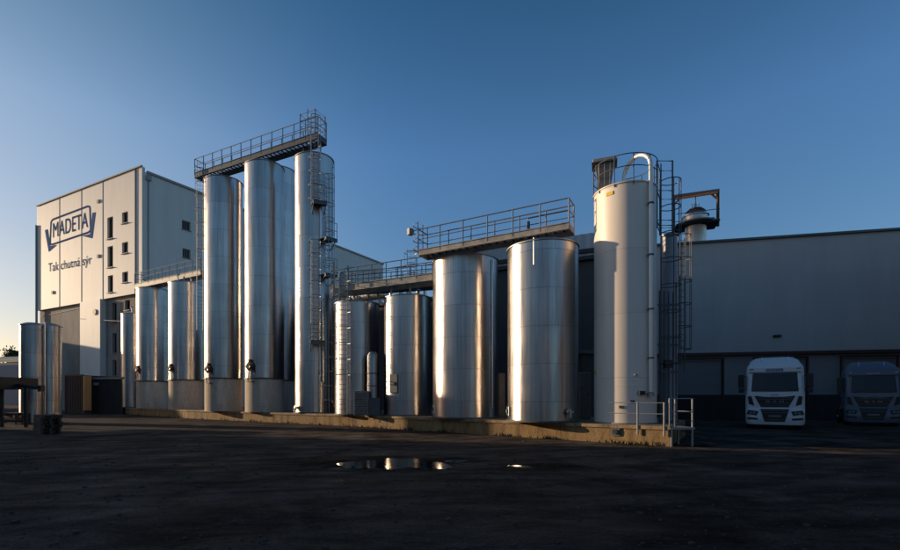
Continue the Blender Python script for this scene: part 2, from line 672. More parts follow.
# loose stones and crumbs of asphalt
mb = MB()
rd = random.Random(11)
for k in range(2600):
    Yk = 3.2 + 15 * rd.random() ** 1.3
    Xk = wx(rd.uniform(-20, 920), Yk)
    ex_y = 17.95 + (7.0 - Xk) * .95
    if Yk > ex_y - .4:
        continue
    a = rd.uniform(.005, .016) * (1 + rd.random() ** 6 * 2)
    mb.box((Xk, Yk, a * .3), (a * 2, a * 1.5, a), rz=rd.uniform(0, 3), rx=rd.uniform(-.4, .4))
o = mb.build('gravel', M['stone'])
tag(o, 'loose stones and crumbs scattered over the dark yard', 'gravel', kind='stuff')

# weeds in the joint along the plinth foot
mb = MB()
rd = random.Random(5)
for k in range(240):
    q = rd.choice([0, 1, 1, 2, 2, 2, 2, 3])
    tt = rd.random() if rd.random() < .3 else (rd.choice([.15, .32, .5, .71, .86]) + rd.gauss(0, .02))
    a, b_ = Vector(EDGE[q]), Vector(EDGE[min(q + 1, 4)])
    p = a.lerp(b_, max(0, min(1, tt)))
    p = Vector((p.x - .04 - rd.random() * .12, p.y - .06 - rd.random() * .14, 0))
    h = rd.uniform(.04, .22)
    for j in range(4):
        an = rd.uniform(0, 2 * PI)
        d = Vector((math.cos(an), math.sin(an), 0))
        s_ = Vector((-d.y, d.x, 0)) * .02
        tip = p + d * h * .5 + Vector((0, 0, h))
        mb.face([p - s_, p + s_, tip])
o = mb.build('weeds', M['leaf'])
tag(o, 'low weeds and grass tufts at the foot of the concrete plinth', 'weeds', kind='stuff')


# ------------------------------------------------------------------ tanks
def tank(name, label, cat, L, Rr, Yn, top_px=None, H=None, m='steel', skirt=0, z0=PT, group=None, rimr=.05,
         dome=.18, man=None, man2=None, Hfix=None):
    X, Y, r = solve(L, Rr, Yn)
    zt = wz(top_px, Yn) if top_px else H
    root = thing(name, label, cat, (X, Y, z0), group)
    zb = z0 + .02
    if skirt:
        MB().lathe((X, Y), [(r - .03, z0), (r - .03, skirt)], 72).build('skirt', M['skirt'], root, True)
        zb = skirt
        MB().lathe((X, Y), [(r + .015, skirt - .05), (r + .03, skirt - .05), (r + .03, skirt + .04), (r + .0, skirt + .04)], 72).build('skirt_ring', M['galv_dark'], root, True)
    # shell + shallow roof; the sheet is very slightly out of round
    mb = MB().lathe((X, Y), [(r, zb + .05 if skirt else zb), (r, zt)], 128)
    mb.build('shell', M[m], root, True)
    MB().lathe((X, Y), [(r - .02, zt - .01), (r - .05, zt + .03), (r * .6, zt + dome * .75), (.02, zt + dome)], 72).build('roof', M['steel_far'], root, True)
    MB().lathe((X, Y), [(r + .003, zt - .06), (r + rimr, zt - .06), (r + rimr, zt - .015), (r + .003, zt - .012)], 96).build('top_rim', M['galv'], root, True)
    if not skirt:
        MB().lathe((X, Y), [(r + .06, z0 + .001), (r + .06, z0 + .05), (r + .004, z0 + .07)], 72).build('base_ring', M['galv_dark'], root, True)
    return root, (X, Y, r, zt)


def manway(root, c, s, z, rad=.3, m='rust', legs=True):
    """round hatch on a short neck, its hinge arm and the bracket below"""
    X, Y, r = c[:3]
    a = camdir(c) + math.asin(s)
    d = Vector((math.cos(a), math.sin(a), 0))
    sd = Vector((-d.y, d.x, 0))
    p = Vector((X, Y, z)) + d * (r - .05)

    mb = MB()
    rad *= .86
    mb.tube([p, p + d * .16, p + d * .161, p + d * .21], [rad * .85, rad * .85, rad * 1.05, rad * 1.0], 20)
    o = mb.build('manway', M[m], root, True)
    mb = MB()
    mb.tube([p + d * .21, p + d * .24], [rad * .8, rad * .4], 20)
    mb.build('manway_cover', M[m], o, True)
    mb = MB()
    mb.bar(p + d * .26 - sd * rad, p + d * .26 + sd * rad, .05, .06)
    mb.build('hinge_arm', M['galv_dark'], o)
    MB().tube([p + d * .30 + sd * .12 * math.cos(t_) + Vector((0, 0, .12 * math.sin(t_))) for t_ in [2 * PI * q / 12 for q in range(12)]], .018, 6, True).build('hand_wheel', M['inox'], o, True)
    MB().box(p + d * .12 + Vector((0, 0, rad * 1.25)), (.22, .16, .18), rz=a).build('davit_box', M['rust'], o)
    MB().box(p + d * .08 + sd * rad * .9 - Vector((0, 0, rad * 1.0)), (.1, .12, .2), rz=a).build('valve_box', M['galv_dark'], o)
    if legs:
        mb = MB()
        for q in (-1, 1):
            mb.bar(p + d * .2 + sd * q * rad * .6 - Vector((0, 0, rad)), p + d * .12 + sd * q * rad * .6 - Vector((0, 0, rad + .75)), .05, .05)
        mb.bar(p + d * .12 - sd * rad * .9 - Vector((0, 0, rad + .7)), p + d * .12 + sd * rad * .9 - Vector((0, 0, rad + .7)), .3, .04)
        mb.build('bracket', M['galv'], root)
    return o


def valve(root, c, s, z, k=1.0):
    X, Y, r = c[:3]
    a = camdir(c) + math.asin(s)
    d = Vector((math.cos(a), math.sin(a), 0))
    sd = Vector((-d.y, d.x, 0))
    p = Vector((X, Y, z)) + d * (r - .02)
    mb = MB()
    mb.tube([p, p + d * .18 * k], .07 * k, 12)
    mb.tube([p + d * .10 * k, p + d * .14 * k], .13 * k, 14)
    mb.tube([p + d * .18 * k, p + d * .18 * k - Vector((0, 0, .22 * k))], .05 * k, 10)
    mb.bar(p + d * .2 * k, p + d * .2 * k + sd * .16 * k, .03, .05)
    mb.build('drain_valve', M['inox'], root, True)


def door_hatch(root, c, s, z, w_, h_, m='inox'):
    X, Y, r = c[:3]
    a = camdir(c) + math.asin(s)
    d = Vector((math.cos(a), math.sin(a), 0))
    p = Vector((X, Y, z)) + d * (r + .02)
    mb = MB().box(p, (.10, w_, h_), rz=a)
    o = mb.build('access_hatch', M[m], root, bevel=.02)
    mb = MB().tube([p + d * .06, p + d * .10], .09, 12)
    mb.build('hatch_boss', M['galv_dark'], o, True)


def side_pipe(root, c, s, z0, z1, rr=.035, gap=.1, m='inox', name='down_pipe', step=2.2):
    X, Y, r = c[:3]
    a = camdir(c) + math.asin(s)
    mb = MB()
    mb.tube([polar(c, r + gap, a, z0), polar(c, r + gap, a, z1)], rr, 8)
    z = z0 + .4
    while z < z1:
        mb.box(polar(c, r + gap / 2, a, z), (gap, rr * 2.6, .05), rz=a)
        z += step
    mb.build(name, M[m], root, True)


GT = 'stainless storage tanks standing on the concrete plinth'
TK = {}
# far-left pair (in the yard), then the row from left to right
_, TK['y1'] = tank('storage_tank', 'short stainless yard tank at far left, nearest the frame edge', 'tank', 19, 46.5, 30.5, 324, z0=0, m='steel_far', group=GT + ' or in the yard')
valve(_, TK['y1'], -.4, .6)
side_pipe(_, TK['y1'], .75, .3, TK['y1'][3] + .2, .05)
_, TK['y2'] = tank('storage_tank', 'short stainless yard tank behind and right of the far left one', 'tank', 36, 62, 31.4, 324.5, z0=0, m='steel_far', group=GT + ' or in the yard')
valve(_, TK['y2'], .5, .6)
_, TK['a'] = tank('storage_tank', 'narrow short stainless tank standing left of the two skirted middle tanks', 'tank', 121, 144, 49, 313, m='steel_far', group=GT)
_, TK['b'] = tank('storage_tank', 'mid height skirted tank with brown hatch, left one of the equal pair', 'tank', 136, 168.5, 45.5, 287, skirt=3.25, group=GT)
manway(_, TK['b'], -.86, 4.3)
_, TK['c'] = tank('storage_tank', 'mid height skirted tank with brown hatch, beside the tall tanks', 'tank', 168, 204, 41, 281, skirt=3.2, group=GT)
manway(_, TK['c'], -.80, 4.15)
_, TK['d'] = tank('tall_tank', 'tall skirted tank under the left end of the high walkway', 'tank', 204, 243, 35.1, 175, skirt=3.1, m='steel_tall', group='tall stainless tanks')
manway(_, TK['d'], -.72, 3.75, .33)
_, TK['e'] = tank('tall_tank', 'tall skirted tank in the middle under the high walkway', 'tank', 244.5, 284, 32.7, 159, skirt=3.0, m='steel_tall', group='tall stainless tanks')
manway(_, TK['e'], -.66, 3.8, .36)
_, TK['e2'] = tank('tall_tank', 'tall tank mostly hidden in the gap between middle and right tall tanks', 'tank', 262, 296, 36.2, 165, skirt=3.0, m='steel_tall', group='tall stainless tanks')
_, TK['f'] = tank('tall_tank', 'tall tank without skirt carrying the stepped caged ladders', 'tank', 294.6, 333.5, 30.3, 151, m='steel_tall', group='tall stainless tanks')
valve(_, TK['f'], -.85, PT + .35, 1.2)
side_pipe(_, TK['f'], .97, PT + .3, TK['f'][3] - .1, .03, .08)
_, TK['g'] = tank('storage_tank', 'short tank with caged ladder on its left side', 'tank', 335, 379, 27.3, 300, group=GT)
_, TK['h'] = tank('storage_tank', 'short tank right of the hooded duct and louvred cabinet', 'tank', 384, 431, 25.6, 293.5, group=GT)
door_hatch(_, TK['h'], -.55, PT + 1.75, .5, 1.0, 'galv_dark')
_, TK['i'] = tank('large_tank', 'wide tank under the left end of the long walkway', 'tank', 433, 498, 22.2, 252.5, group='wide stainless tanks')
door_hatch(_, TK['i'], -.93, PT + .42, .32, .42)
side_pipe(_, TK['i'], .78, PT + .5, TK['i'][3] - .2, .03, .06)
_, TK['j'] = tank('large_tank', 'widest brightest tank under the right end of the long walkway', 'tank', 507.5, 578.5, 18.8, 238, group='wide stainless tanks')
door_hatch(_, TK['j'], -.93, PT + .42, .26, .40)
valve(_, TK['j'], .66, PT + .42, 1.0)
side_pipe(_, TK['j'], -.22, 6.9, TK['j'][3] + .05, .02, .03)


# ------------------------------------------------------------------ walkways
def walkway(label, P0, P1, width, z, rail=1.1, fh=.28, step=1.15, posts=(), mfas='fascia', low=0, group=None, extra=None, mrail='galv'):
    P0, P1 = Vector((*P0, z)), Vector((*P1, z))
    d = (P1 - P0)
    Ln = d.length
    d.normalize()
    n = Vector((-d.y, d.x, 0))
    root = thing('walkway', label, 'walkway', P0, group)
    # grating: bearing bars and cross bars on the two channels
    mb = MB()
    k = int(Ln / .35)
    for i in range(k + 1):
        p = P0 + d * (Ln * i / k)
        mb.bar(p - n * (width / 2 - .03), p + n * (width / 2 - .03), .05, .06)
    for j in range(7):
        q = n * ((j - 3) / 3.3 * (width / 2 - .04))
        mb.bar(P0 + q + Vector((0, 0, .035)), P1 + q + Vector((0, 0, .035)), .05, .02)
    mb.build('grating', M['grate'], root)
    for sgn in (-1, 1):
        q = n * sgn * width / 2
        mb = MB()
        mb.bar(P0 + q - Vector((0, 0, fh / 2 - .05)), P1 + q - Vector((0, 0, fh / 2 - .05)), .06, fh)
        mb.bar(P0 + q * 1.03 + Vector((0, 0, .07)), P1 + q * 1.03 + Vector((0, 0, .07)), .10, .03)
        mb.bar(P0 + q * 1.03 - Vector((0, 0, fh - .06)), P1 + q * 1.03 - Vector((0, 0, fh - .06)), .10, .03)
        mb.build('side_channel', M[mfas], root)
        mb = MB()
        for hh, rr in ((rail, .027), (rail * .55, .02)):
            mb.tube([P0 + q + Vector((0, 0, hh)), P1 + q + Vector((0, 0, hh))], rr, 6)
        rl = mb.build('guard_rail', M[mrail], root)
        kk = max(2, round(Ln / step))
        for i in range(kk + 1):
            p = P0 + d * (Ln * i / kk) + q * 1.02
            MB().bar(p + Vector((0, 0, -.1)), p + Vector((0, 0, rail)), .05, .05).build('post', M[mrail], rl)
    for p in (P0, P1):
        for hh, rr in ((rail, .027), (rail * .55, .02)):
            MB().tube([p - n * width / 2 + Vector((0, 0, hh)), p + n * width / 2 + Vector((0, 0, hh))], rr, 6).build('end_rail', M[mrail], root)
        MB().bar(p - n * width / 2 - Vector((0, 0, fh / 2 - .05)), p + n * width / 2 - Vector((0, 0, fh / 2 - .05)), .06, fh * .98).build('end_channel', M[mfas], root)
    for (x, y, zb) in posts:
        MB().bar((x, y, zb), (x, y, z - fh + .06), .10, .10).build('support_post', M['galv'], root)
    return root, P0, P1, d, n


def caged_ladder(label, p, face, z0, z1, cage_from=None, w=.42, cr=.36, hoop=.9, group='caged access ladders', m='galv_dark', cage=True, rung=.28, rr=.022):
    """p = (x, y) of the ladder's middle, face = outward angle"""
    root = thing('caged_ladder' if cage else 'ladder', label, 'ladder', (p[0], p[1], z0), group)
    d = Vector((math.cos(face), math.sin(face), 0))
    s = Vector((-d.y, d.x, 0))
    P = Vector((p[0], p[1], 0))
    for q in (-1, 1):
        MB().tube([P + s * q * w / 2 + Vector((0, 0, z0)), P + s * q * w / 2 + Vector((0, 0, z1))], rr, 6).build('side_rail', M[m], root)
    z = z0 + rung
    first = None
    while z < z1 - .05:
        if first is None:
            first = MB().tube([P - s * w / 2 + Vector((0, 0, z)), P + s * w / 2 + Vector((0, 0, z))], .014, 5).build('rung', M[m], root)
            fz = z
        else:
            c = first.copy()
            col.objects.link(c)
            c.parent = root
            c.location = (0, 0, z - fz)
        z += rung
    if cage:
        cf = cage_from if cage_from is not None else z0 + 2.2

        def arc(z_, n=12):
            pts = []
            for i in range(n + 1):
                a = -PI * .5 - .35 + (PI + .7) * i / n
                pts.append(P + d * (cr * .95 + cr * math.cos(a) * 1.0 - .02) + s * cr * math.sin(a) + Vector((0, 0, z_)))
            pts = [P - s * w / 2 + Vector((0, 0, z_))] + pts + [P + s * w / 2 + Vector((0, 0, z_))]
            return pts
        z = cf
        hs = []
        while z <= z1 + .01:
            MB().tube(arc(z), .020, 5).build('cage_hoop', M[m], root)
            z += hoop
        zt = z - hoop
        for a in (-1.25, -.62, 0, .62, 1.25):
            q = P + d * (cr * .95 + cr * math.cos(a) - .02) + s * cr * math.sin(a)
            MB().bar(q + Vector((0, 0, cf)), q + Vector((0, 0, zt)), .035, .012).build('cage_bar', M[m], root)
    return root


# high walkway over the tall tanks (slightly in front of their axes)
ZT = 18.45
A = (wx(200, 36.4), 36.4)
B = (wx(322, 30.9), 30.9)
sup = []
for k in ('d', 'e', 'f'):
    X, Y, r, zt = TK[k]
    for q in (-.45, .45):
        # point on the walkway line near the tank
        tpar = ((X - A[0]) * (B[0] - A[0]) + (Y - A[1]) * (B[1] - A[1])) / ((B[0] - A[0]) ** 2 + (B[1] - A[1]) ** 2)
        dl = math.hypot(B[0] - A[0], B[1] - A[1])
        tpar += q / dl * 1.6
        sup.append((A[0] + (B[0] - A[0]) * tpar, A[1] + (B[1] - A[1]) * tpar, zt + .03))
hw, P0, P1, d, n = walkway('high railed walkway running across the tops of the three tall tanks', A, B, .9, ZT, 1.12, .36, 1.0, sup, 'galv_dark')

# square cage tower standing on the walkway's right end
e = P1 - d * .75
mb = MB()
cg = thing('cage_tower', 'small lattice cage standing on the right end of the high walkway', 'cage', e + Vector((0, 0, .08)))
hh = .62
cs = [e + d * a * hh + n * b2 * .5 for a, b2 in ((-1, -1), (1, -1), (1, 1), (-1, 1))]
for c in cs:
    MB().bar(c + Vector((0, 0, .08)), c + Vector((0, 0, 1.6)), .055, .055).build('upright', M['galv'], cg)
MB().bar(e + Vector((0, 0, .08)) - n * .5, e + Vector((0, 0, 1.75)) - n * .5, .045, .045).build('upright', M['galv'], cg)
for z in (.4, .75, 1.15, 1.55):
    MB().tube([c + Vector((0, 0, z)) for c in cs], .022, 6, True).build('hoop', M['galv'], cg)

# stepped ladders on the third tall tank
X, Y, r, zt = TK['f']
cf = (X, Y)
af = camdir((X, Y))


def on_tank(c, s, gap):
    a = camdir(c) + math.asin(s)
    return (c[0] + (c[2] + gap) * math.cos(a), c[1] + (c[2] + gap) * math.sin(a)), a


pA, aA = on_tank(TK['f'], .02, .22)
pB, aB = on_tank(TK['f'], .50, .22)
zf = lambda py: wz(py, 30.2)
GL = 'caged ladders stepping up the tall tank'
caged_ladder('uppermost caged ladder segment on the tall tank below the walkway end', pA, aA, zf(204), ZT + 1.0, zf(202), .45, .36, .85, GL, 'galv')
caged_ladder('second caged ladder segment from the top, offset to the right', pB, aB, zf(275), zf(172), zf(262), .45, .36, .9, GL, 'galv')
caged_ladder('third caged ladder segment, offset left, above the lowest platform', pA, aA, zf(342), zf(238), zf(338), .45, .38, .85, GL, 'galv')
caged_ladder('lowest caged ladder segment, offset right, reaching down near the plinth', pB, aB, PT + .05, zf(300), zf(400), .45, .36, .9, GL, 'galv')
X, Y, r, zt = TK['f']
for (s, zz, lab) in ((.18, zf(204.5), 'small ladder rest platform high on the tall tank'), (.52, zf(239), 'second rest platform from the top, at ladder changeover'),
                     (.52, zf(275), 'rest platform under the second ladder segment'), (.1, zf(342), 'lowest rest platform on the tall tank')):
    a = camdir((X, Y)) + math.asin(s)
    dd = Vector((math.cos(a), math.sin(a), 0))
    ss = Vector((-dd.y, dd.x, 0))
    p = Vector((X, Y, zz)) + dd * (r + .42)
    pl = thing('rest_platform', lab, 'platform', p, 'ladder rest platforms')
    MB().box(p, (.8, .85, .06), rz=a).build('deck', M['grate'], pl)
    MB().box(p - Vector((0, 0, .12)) + dd * .38, (.05, .85, .18), rz=a).build('front_channel', M['galv_dark'], pl)
    for q in (-1, 1):
        MB().bar(p + ss * q * .38 - dd * .38 - Vector((0, 0, .55)), p + ss * q * .38 + dd * .35 - Vector((0, 0, .04)), .05, .05).build('brace', M['galv_dark'], pl)
        MB().bar(p + ss * q * .40 + dd * .37, p + ss * q * .40 + dd * .37 + Vector((0, 0, 1.0)), .04, .04).build('guard_post', M['galv'], pl)
    for hz in (.5, 1.0):
        MB().tube([p - ss * .40 + dd * .37 + Vector((0, 0, hz)), p + ss * .40 + dd * .37 + Vector((0, 0, hz))], .02, 6).build('guard_rail', M['galv'], pl)

# duct / cable riser next to the ladders
rs = thing('cable_riser', 'slim vertical service pipes beside the stepped ladders on the tall tank', 'pipe', (pB[0], pB[1], PT))
for s, za, zb2, rr in ((.33, zf(203), zf(238), .07), (.40, zf(382), zf(300), .10), (.27, PT, zf(150), .03)):
    q, _a = on_tank(TK['f'], s, .12)
    MB().tube([(q[0], q[1], za), (q[0], q[1], zb2)], rr, 10).build('riser_pipe', M['inox'], rs, True)

# far ladder at the left end of the high walkway
caged_ladder('thin tall ladder hanging from the left end of the high walkway', (wx(200, 36.2), 36.2), camdir((wx(200, 36), 36)), wz(330, 36), ZT + 1.1, wz(250, 36), .42, .34, 1.0, 'ladders at the walkway ends', 'galv')

# low walkway across the two short tanks
A = (wx(337, 28.2), 28.2)
B = (wx(437, 25.2), 25.2)
sup = []
for k in ('g', 'h'):
    X, Y, r, zt = TK[k]
    dl = math.hypot(B[0] - A[0], B[1] - A[1])
    for q in (-.6, .6):
        tp = ((X - A[0]) * (B[0] - A[0]) + (Y - A[1]) * (B[1] - A[1])) / dl ** 2 + q / dl
        sup.append((A[0] + (B[0] - A[0]) * tp, A[1] + (B[1] - A[1]) * tp, zt + .06))
walkway('low railed walkway above the two short tanks', A, B, 1.1, 8.0, 1.0, .34, .9, sup)
# back run of the same level behind it
walkway('rear walkway behind the low one, darker and slightly higher', (wx(344, 31), 31), (wx(436, 29.2), 29.2), .9, 8.55, 1.1, .26, .8, (), 'galv_dark', mrail='galv_dark')
# ladder from low walkway to long walkway
caged_ladder('slim ladder frame rising from the low walkway towards the long walkway', (wx(411, 26.6), 26.6), camdir((0, 26)), 8.05, wz(249, 26.6), 8.9, .42, .36, .7, 'ladders at the walkway ends', 'galv')

# long walkway over the two wide tanks
A = (wx(423, 23.1), 23.1)
B = (wx(571.5, 19.5), 19.5)
sup = []
dl = math.hypot(B[0] - A[0], B[1] - A[1])
for k, qs in (('i', (-1.0, .6)), ('j', (-1.1, .5))):
    X, Y, r, zt = TK[k]
    for q in qs:
        tp = ((X - A[0]) * (B[0] - A[0]) + (Y - A[1]) * (B[1] - A[1])) / dl ** 2 + q / dl
        sup.append((A[0] + (B[0] - A[0]) * tp, A[1] + (B[1] - A[1]) * tp, zt + .06))
lw, P0, P1, d, n = walkway('long railed walkway above the two wide tanks', A, B, .85, 8.58, 1.05, .24, 1.15, sup)
# cage and lamp at its left end
hp = thing('hoop_gate', 'ladder hoop gate at the left end of the long walkway', 'gate', P0)
for q in (-.35, .1, .55):
    MB().bar(P0 + d * .05 + n * q - d * .12, P0 + n * q - d * .07 + Vector((0, 0, 1.45)), .045, .045).build('upright', M['galv'], hp)
for z in (.3, .7, 1.1, 1.42):
    pts = [P0 + n * (.1 + .42 * math.cos(a)) - d * (.12 + .42 * math.sin(a)) + Vector((0, 0, z)) for a in [PI * k / 10 for k in range(11)]]
    MB().tube(pts, .022, 6).build('hoop', M['galv'], hp)
lp = thing('flood_lamp', 'small pale floodlight on the left end rail of the long walkway', 'lamp', P0 + Vector((-.2, -.4, 1.1)))
q = P0 - d * .5 + n * -.35 + Vector((0, 0, 1.05))
MB().box(q, (.26, .2, .3), rz=.6).build('lamp_housing', M['louvre'], lp)
MB().bar(q - Vector((0, 0, .1)), P0 + n * -.4 + Vector((0, 0, .8)), .05, .05).build('lamp_arm', M['galv'], lp)

# inner handrail boxes on the long walkway
ib = thing('inner_handrail', 'short inner handrail frame standing on the right part of the long walkway', 'handrail', P1 - d * 1.9)
a_, b_ = P1 - d * 1.9 + n * .35, P1 - d * .2 + n * .35
mb = MB()
for hz in (.85,):
    mb.tube([a_ + Vector((0, 0, .05)), a_ + Vector((0, 0, hz)), b_ + Vector((0, 0, hz)), b_ + Vector((0, 0, .05))], .03, 6)
mb.build('rail', M['galv_dark'], ib)
MB().box(a_ + Vector((0, 0, .35)), (.12, .12, .7)).build('hatch_box', M['galv_dark'], ib)

# left walkway on the skirted pair
A = (wx(140, 47.0), 47.0)
B = (wx(206, 41.8), 41.8)
walkway('distant walkway with sunlit edge above the two skirted tanks', A, B, 1.0, 12.62, 1.1, .42, 1.1, [(TK['b'][0], TK['b'][1] - .3, TK['b'][3]), (TK['c'][0], TK['c'][1] - .4, TK['c'][3])])
# vents and pumps on the tops
for i, (k, s_, hgt) in enumerate((('b', -.5, .9), ('b', .3, .6), ('c', -.4, .8), ('c', .4, .5), ('a', .1, .7), ('g', -.1, .5), ('h', .45, .4))):
    X, Y, r, zt = TK[k]
    nm = {'b': 'left skirted tank', 'c': 'right skirted tank', 'a': 'narrow short tank', 'g': 'short tank with ladder', 'h': 'short tank beside the duct'}[k]
    wv = {'-': 'left', '+': 'right'}['-' if s_ < 0 else '+']
    v = thing('roof_vent', 'capped vent pipe on the %s roof half of the %s' % (wv, nm), 'vent', (X + s_ * r, Y - .3, zt + .05), 'vents on the tank roofs')
    MB().tube([(X + s_ * r, Y - .3, zt + .02), (X + s_ * r, Y - .3, zt + hgt)], .07, 8).build('vent_pipe', M['inox'], v, True)
    MB().lathe((X + s_ * r, Y - .3), [(.15, zt + hgt - .04), (.13, zt + hgt + .03), (.01, zt + hgt + .1)], 14).build('vent_cap', M['galv'], v, True)

# caged ladder on the short tank
pG, aG = on_tank(TK['g'], -.80, .15)
caged_ladder('near caged ladder on the left side of the short tank', (pG[0] + .45, pG[1] - .55), camdir((pG[0], pG[1])), PT + .05, wz(272, 27.2), wz(375, 27), .45, .42, .88, 'ladders at the walkway ends', 'galv')
bx = thing('control_cabinet', 'pipework cabinet with posts at the left end of the low walkway', 'cabinet', (wx(339, 27.6), 27.6, 7.6))
for q, (px, ya, yb) in enumerate(((334, 262, 300), (340, 274, 300), (348, 266, 296), (344, 285, 300))):
    MB().bar((wx(px, 27.4), 27.4, wz(yb, 27.4)), (wx(px, 27.4), 27.4, wz(ya, 27.4)), .09, .09).build('upright', M['fascia'], bx)
MB().box((wx(341, 27.5), 27.5, wz(293, 27.5)), (.9, .5, .5)).build('housing', M['fascia'], bx, bevel=.02)

# louvred cabinet and hooded duct between the two short tanks
Yc = 26.2
cb = thing('louvred_cabinet', 'grey louvred cabinet standing on the plinth by the hooded duct', 'cabinet', (wx(361, Yc), Yc, PT))
x0, x1 = wx(354, Yc), wx(368.5, Yc)
zc0, zc1 = PT + .02, wz(391, Yc)
MB().box(((x0 + x1) / 2, Yc + .4, (zc0 + zc1) / 2), (x1 - x0, .8, zc1 - zc0)).build('housing', M['louvre'], cb, bevel=.015)
for i in range(9):
    z = zc0 + .12 + i * (zc1 - zc0 - .2) / 8.5
    MB().box(((x0 + x1) / 2, Yc - .015, z), (x1 - x0 - .1, .05, .05), rx=R(35)).build('slat', M['louvre'], cb)
MB().box((x1 + .32, Yc + .45, PT + .5), (.6, .7, .95)).build('side_housing', M['galv_dark'], cb)
Yd = 26.9
xd = wx(373, Yd)
dt = thing('hooded_duct', 'upright steel duct with domed hood between the two short tanks', 'duct', (xd, Yd, PT))
MB().lathe((xd, Yd), [(.33, PT), (.33, wz(358, Yd)), (.31, wz(355, Yd)), (.22, wz(352.5, Yd)), (.01, wz(351.5, Yd))], 28).build('duct_shell', M['steel_far'], dt, True)
for z in (1.6, 2.3, 3.0):
    MB().lathe((xd, Yd), [(.33, z), (.36, z + .01), (.36, z + .05), (.33, z + .06)], 28).build('duct_band', M['galv_dark'], dt, True)

# slim grey cabinets in the gaps beside the wide tanks
for px0, px1, Yv, yt, lab in ((580.5, 591, 21.6, 372, 'slim pale cabinet standing right of the widest tank'), (498.5, 505.5, 24.0, 373, 'slim pale cabinet in the gap between the two wide tanks')):
    xm = (wx(px0, Yv) + wx(px1, Yv)) / 2
    wd = wx(px1, Yv) - wx(px0, Yv)
    zt2 = wz(yt, Yv)
    c_ = thing('slim_cabinet', lab, 'cabinet', (xm, Yv, PT), 'slim cabinets between tanks')
    MB().box((xm, Yv + .2, (PT + zt2) / 2), (wd, .4, zt2 - PT)).build('body', M['louvre'], c_, bevel=.04)
    MB().box((xm, Yv - .006, (PT + zt2) / 2), (wd * .8, .02, (zt2 - PT) * .85)).build('door', M['louvre'], c_)
    MB().box((xm + wd * .28, Yv - .03, 1.8), (.03, .04, .14)).build('handle', M['galv_dark'], c_)

# ------------------------------------------------------------------ white silo
X, Y, r = solve(594, 657, 17.8)
SZ = wz(181, 17.8)
C = (X, Y, r)
si = thing('white_silo', 'tall white painted silo with bent filling pipe at the right end of the plinth', 'silo', (X, Y, PT))
MB().lathe((X, Y), [(r, PT + .0), (r, SZ)], 128).build('shell', M['white'], si, True)
MB().lathe((X, Y), [(r - .01, SZ - .01), (r - .04, SZ + .02), (r * .55, SZ + .12), (.01, SZ + .18)], 64).build('roof', M['white'], si, True)
MB().lathe((X, Y), [(r + .002, SZ - .05), (r + .035, SZ - .05), (r + .035, SZ - .01), (r + .002, SZ - .008)], 96).build('top_rim', M['white'], si, True)
MB().lathe((X, Y), [(r + .002, PT + .04), (r + .05, PT + .04), (r + .05, PT + .0)], 96).build('base_ring', M['galv'], si, True)
for z in (wz(381, 17.75), wz(386, 17.75)):
    MB().lathe((X, Y), [(r + .001, z), (r + .007, z + .004), (r + .007, z + .016), (r + .001, z + .02)], 96).build('weld_seam', M['white'], si, True)
a0 = camdir(C)


def plate(root, s, z, wd, ht, m, name, thick=.02, rnd=False, tri=False):
    a = a0 + math.asin(s)
    dd = Vector((math.cos(a), math.sin(a), 0))
    p = Vector((X, Y, z)) + dd * (r + thick / 2)
    if tri:
        ss = Vector((-dd.y, dd.x, 0))
        p = Vector((X, Y, z)) + dd * (r + .012)
        mb = MB()
        mb.face([p - ss * wd / 2 - Vector((0, 0, ht / 2)), p + ss * wd / 2 - Vector((0, 0, ht / 2)), p + Vector((0, 0, ht / 2))])
        return mb.build(name, M[m], root)
    return MB().box(p, (thick, wd, ht), rz=a).build(name, M[m], root)


plate(si, -.46, wz(190.5, 17.85), .26, .13, 'yellow', 'warning_sticker')
plate(si, -.93, wz(371.5, 18.0), .16, .15, 'yellow', 'warning_sticker')
bxp = plate(si, .48, wz(393, 17.85), .22, .15, 'cabdark', 'instrument_box', .12)
for zz in (401.5, 407):
    plate(si, .22 if zz < 405 else -.1, wz(zz, 17.85), .16, .10, 'galv_dark', 'inspection_plate', .06)
plate(si, .32, wz(375, 17.85), .10, .06, 'galv', 'pipe_lug', .10)
# filling pipe: up the right front, over in an arch, into the roof
fp = thing('filling_pipe', 'bright steel filling pipe bending over the top of the white silo', 'pipe', (wx(652, 17.3), 17.3, 1.8))
_p = polar(C, r + .13, a0 + math.asin(.70), 0)
xa, ya = _p.x, _p.y
ztop = wz(166, ya)
pts = [(xa, ya, wz(394, ya)), (xa, ya, 4), (xa, ya, ztop)]
ex, ey = wx(624, 18.7), 18.7
for i in range(1, 15):
    a = PI * i / 14
    f = (1 - math.cos(a)) / 2
    pts.append((xa + (ex - xa) * f, ya + (ey - ya) * f, ztop + math.sin(a) * .62))
pts.append((ex, ey, SZ + .0))
MB().tube(pts, .075, 14).build('pipe_run', M['pipewhite'], fp, True)
for z in (3.1, 4.9, 6.9, 8.8):
    MB().lathe((xa, ya), [(.08, z), (.11, z), (.11, z + .05), (.08, z + .05)], 14).build('clamp', M['galv_dark'], fp, True)
    q = Vector((X, Y, z + .02)) + (Vector((xa, ya, 0)) - Vector((X, Y, 0))).normalized() * (r - .02)
    MB().bar((xa, ya, z + .02), q, .04, .04).build('bracket', M['galv_dark'], fp)
MB().lathe((xa, ya), [(.1, wz(396, ya)), (.12, wz(396, ya)), (.12, wz(393, ya)), (.08, wz(392, ya))], 14).build('coupling', M['galv'], fp, True)
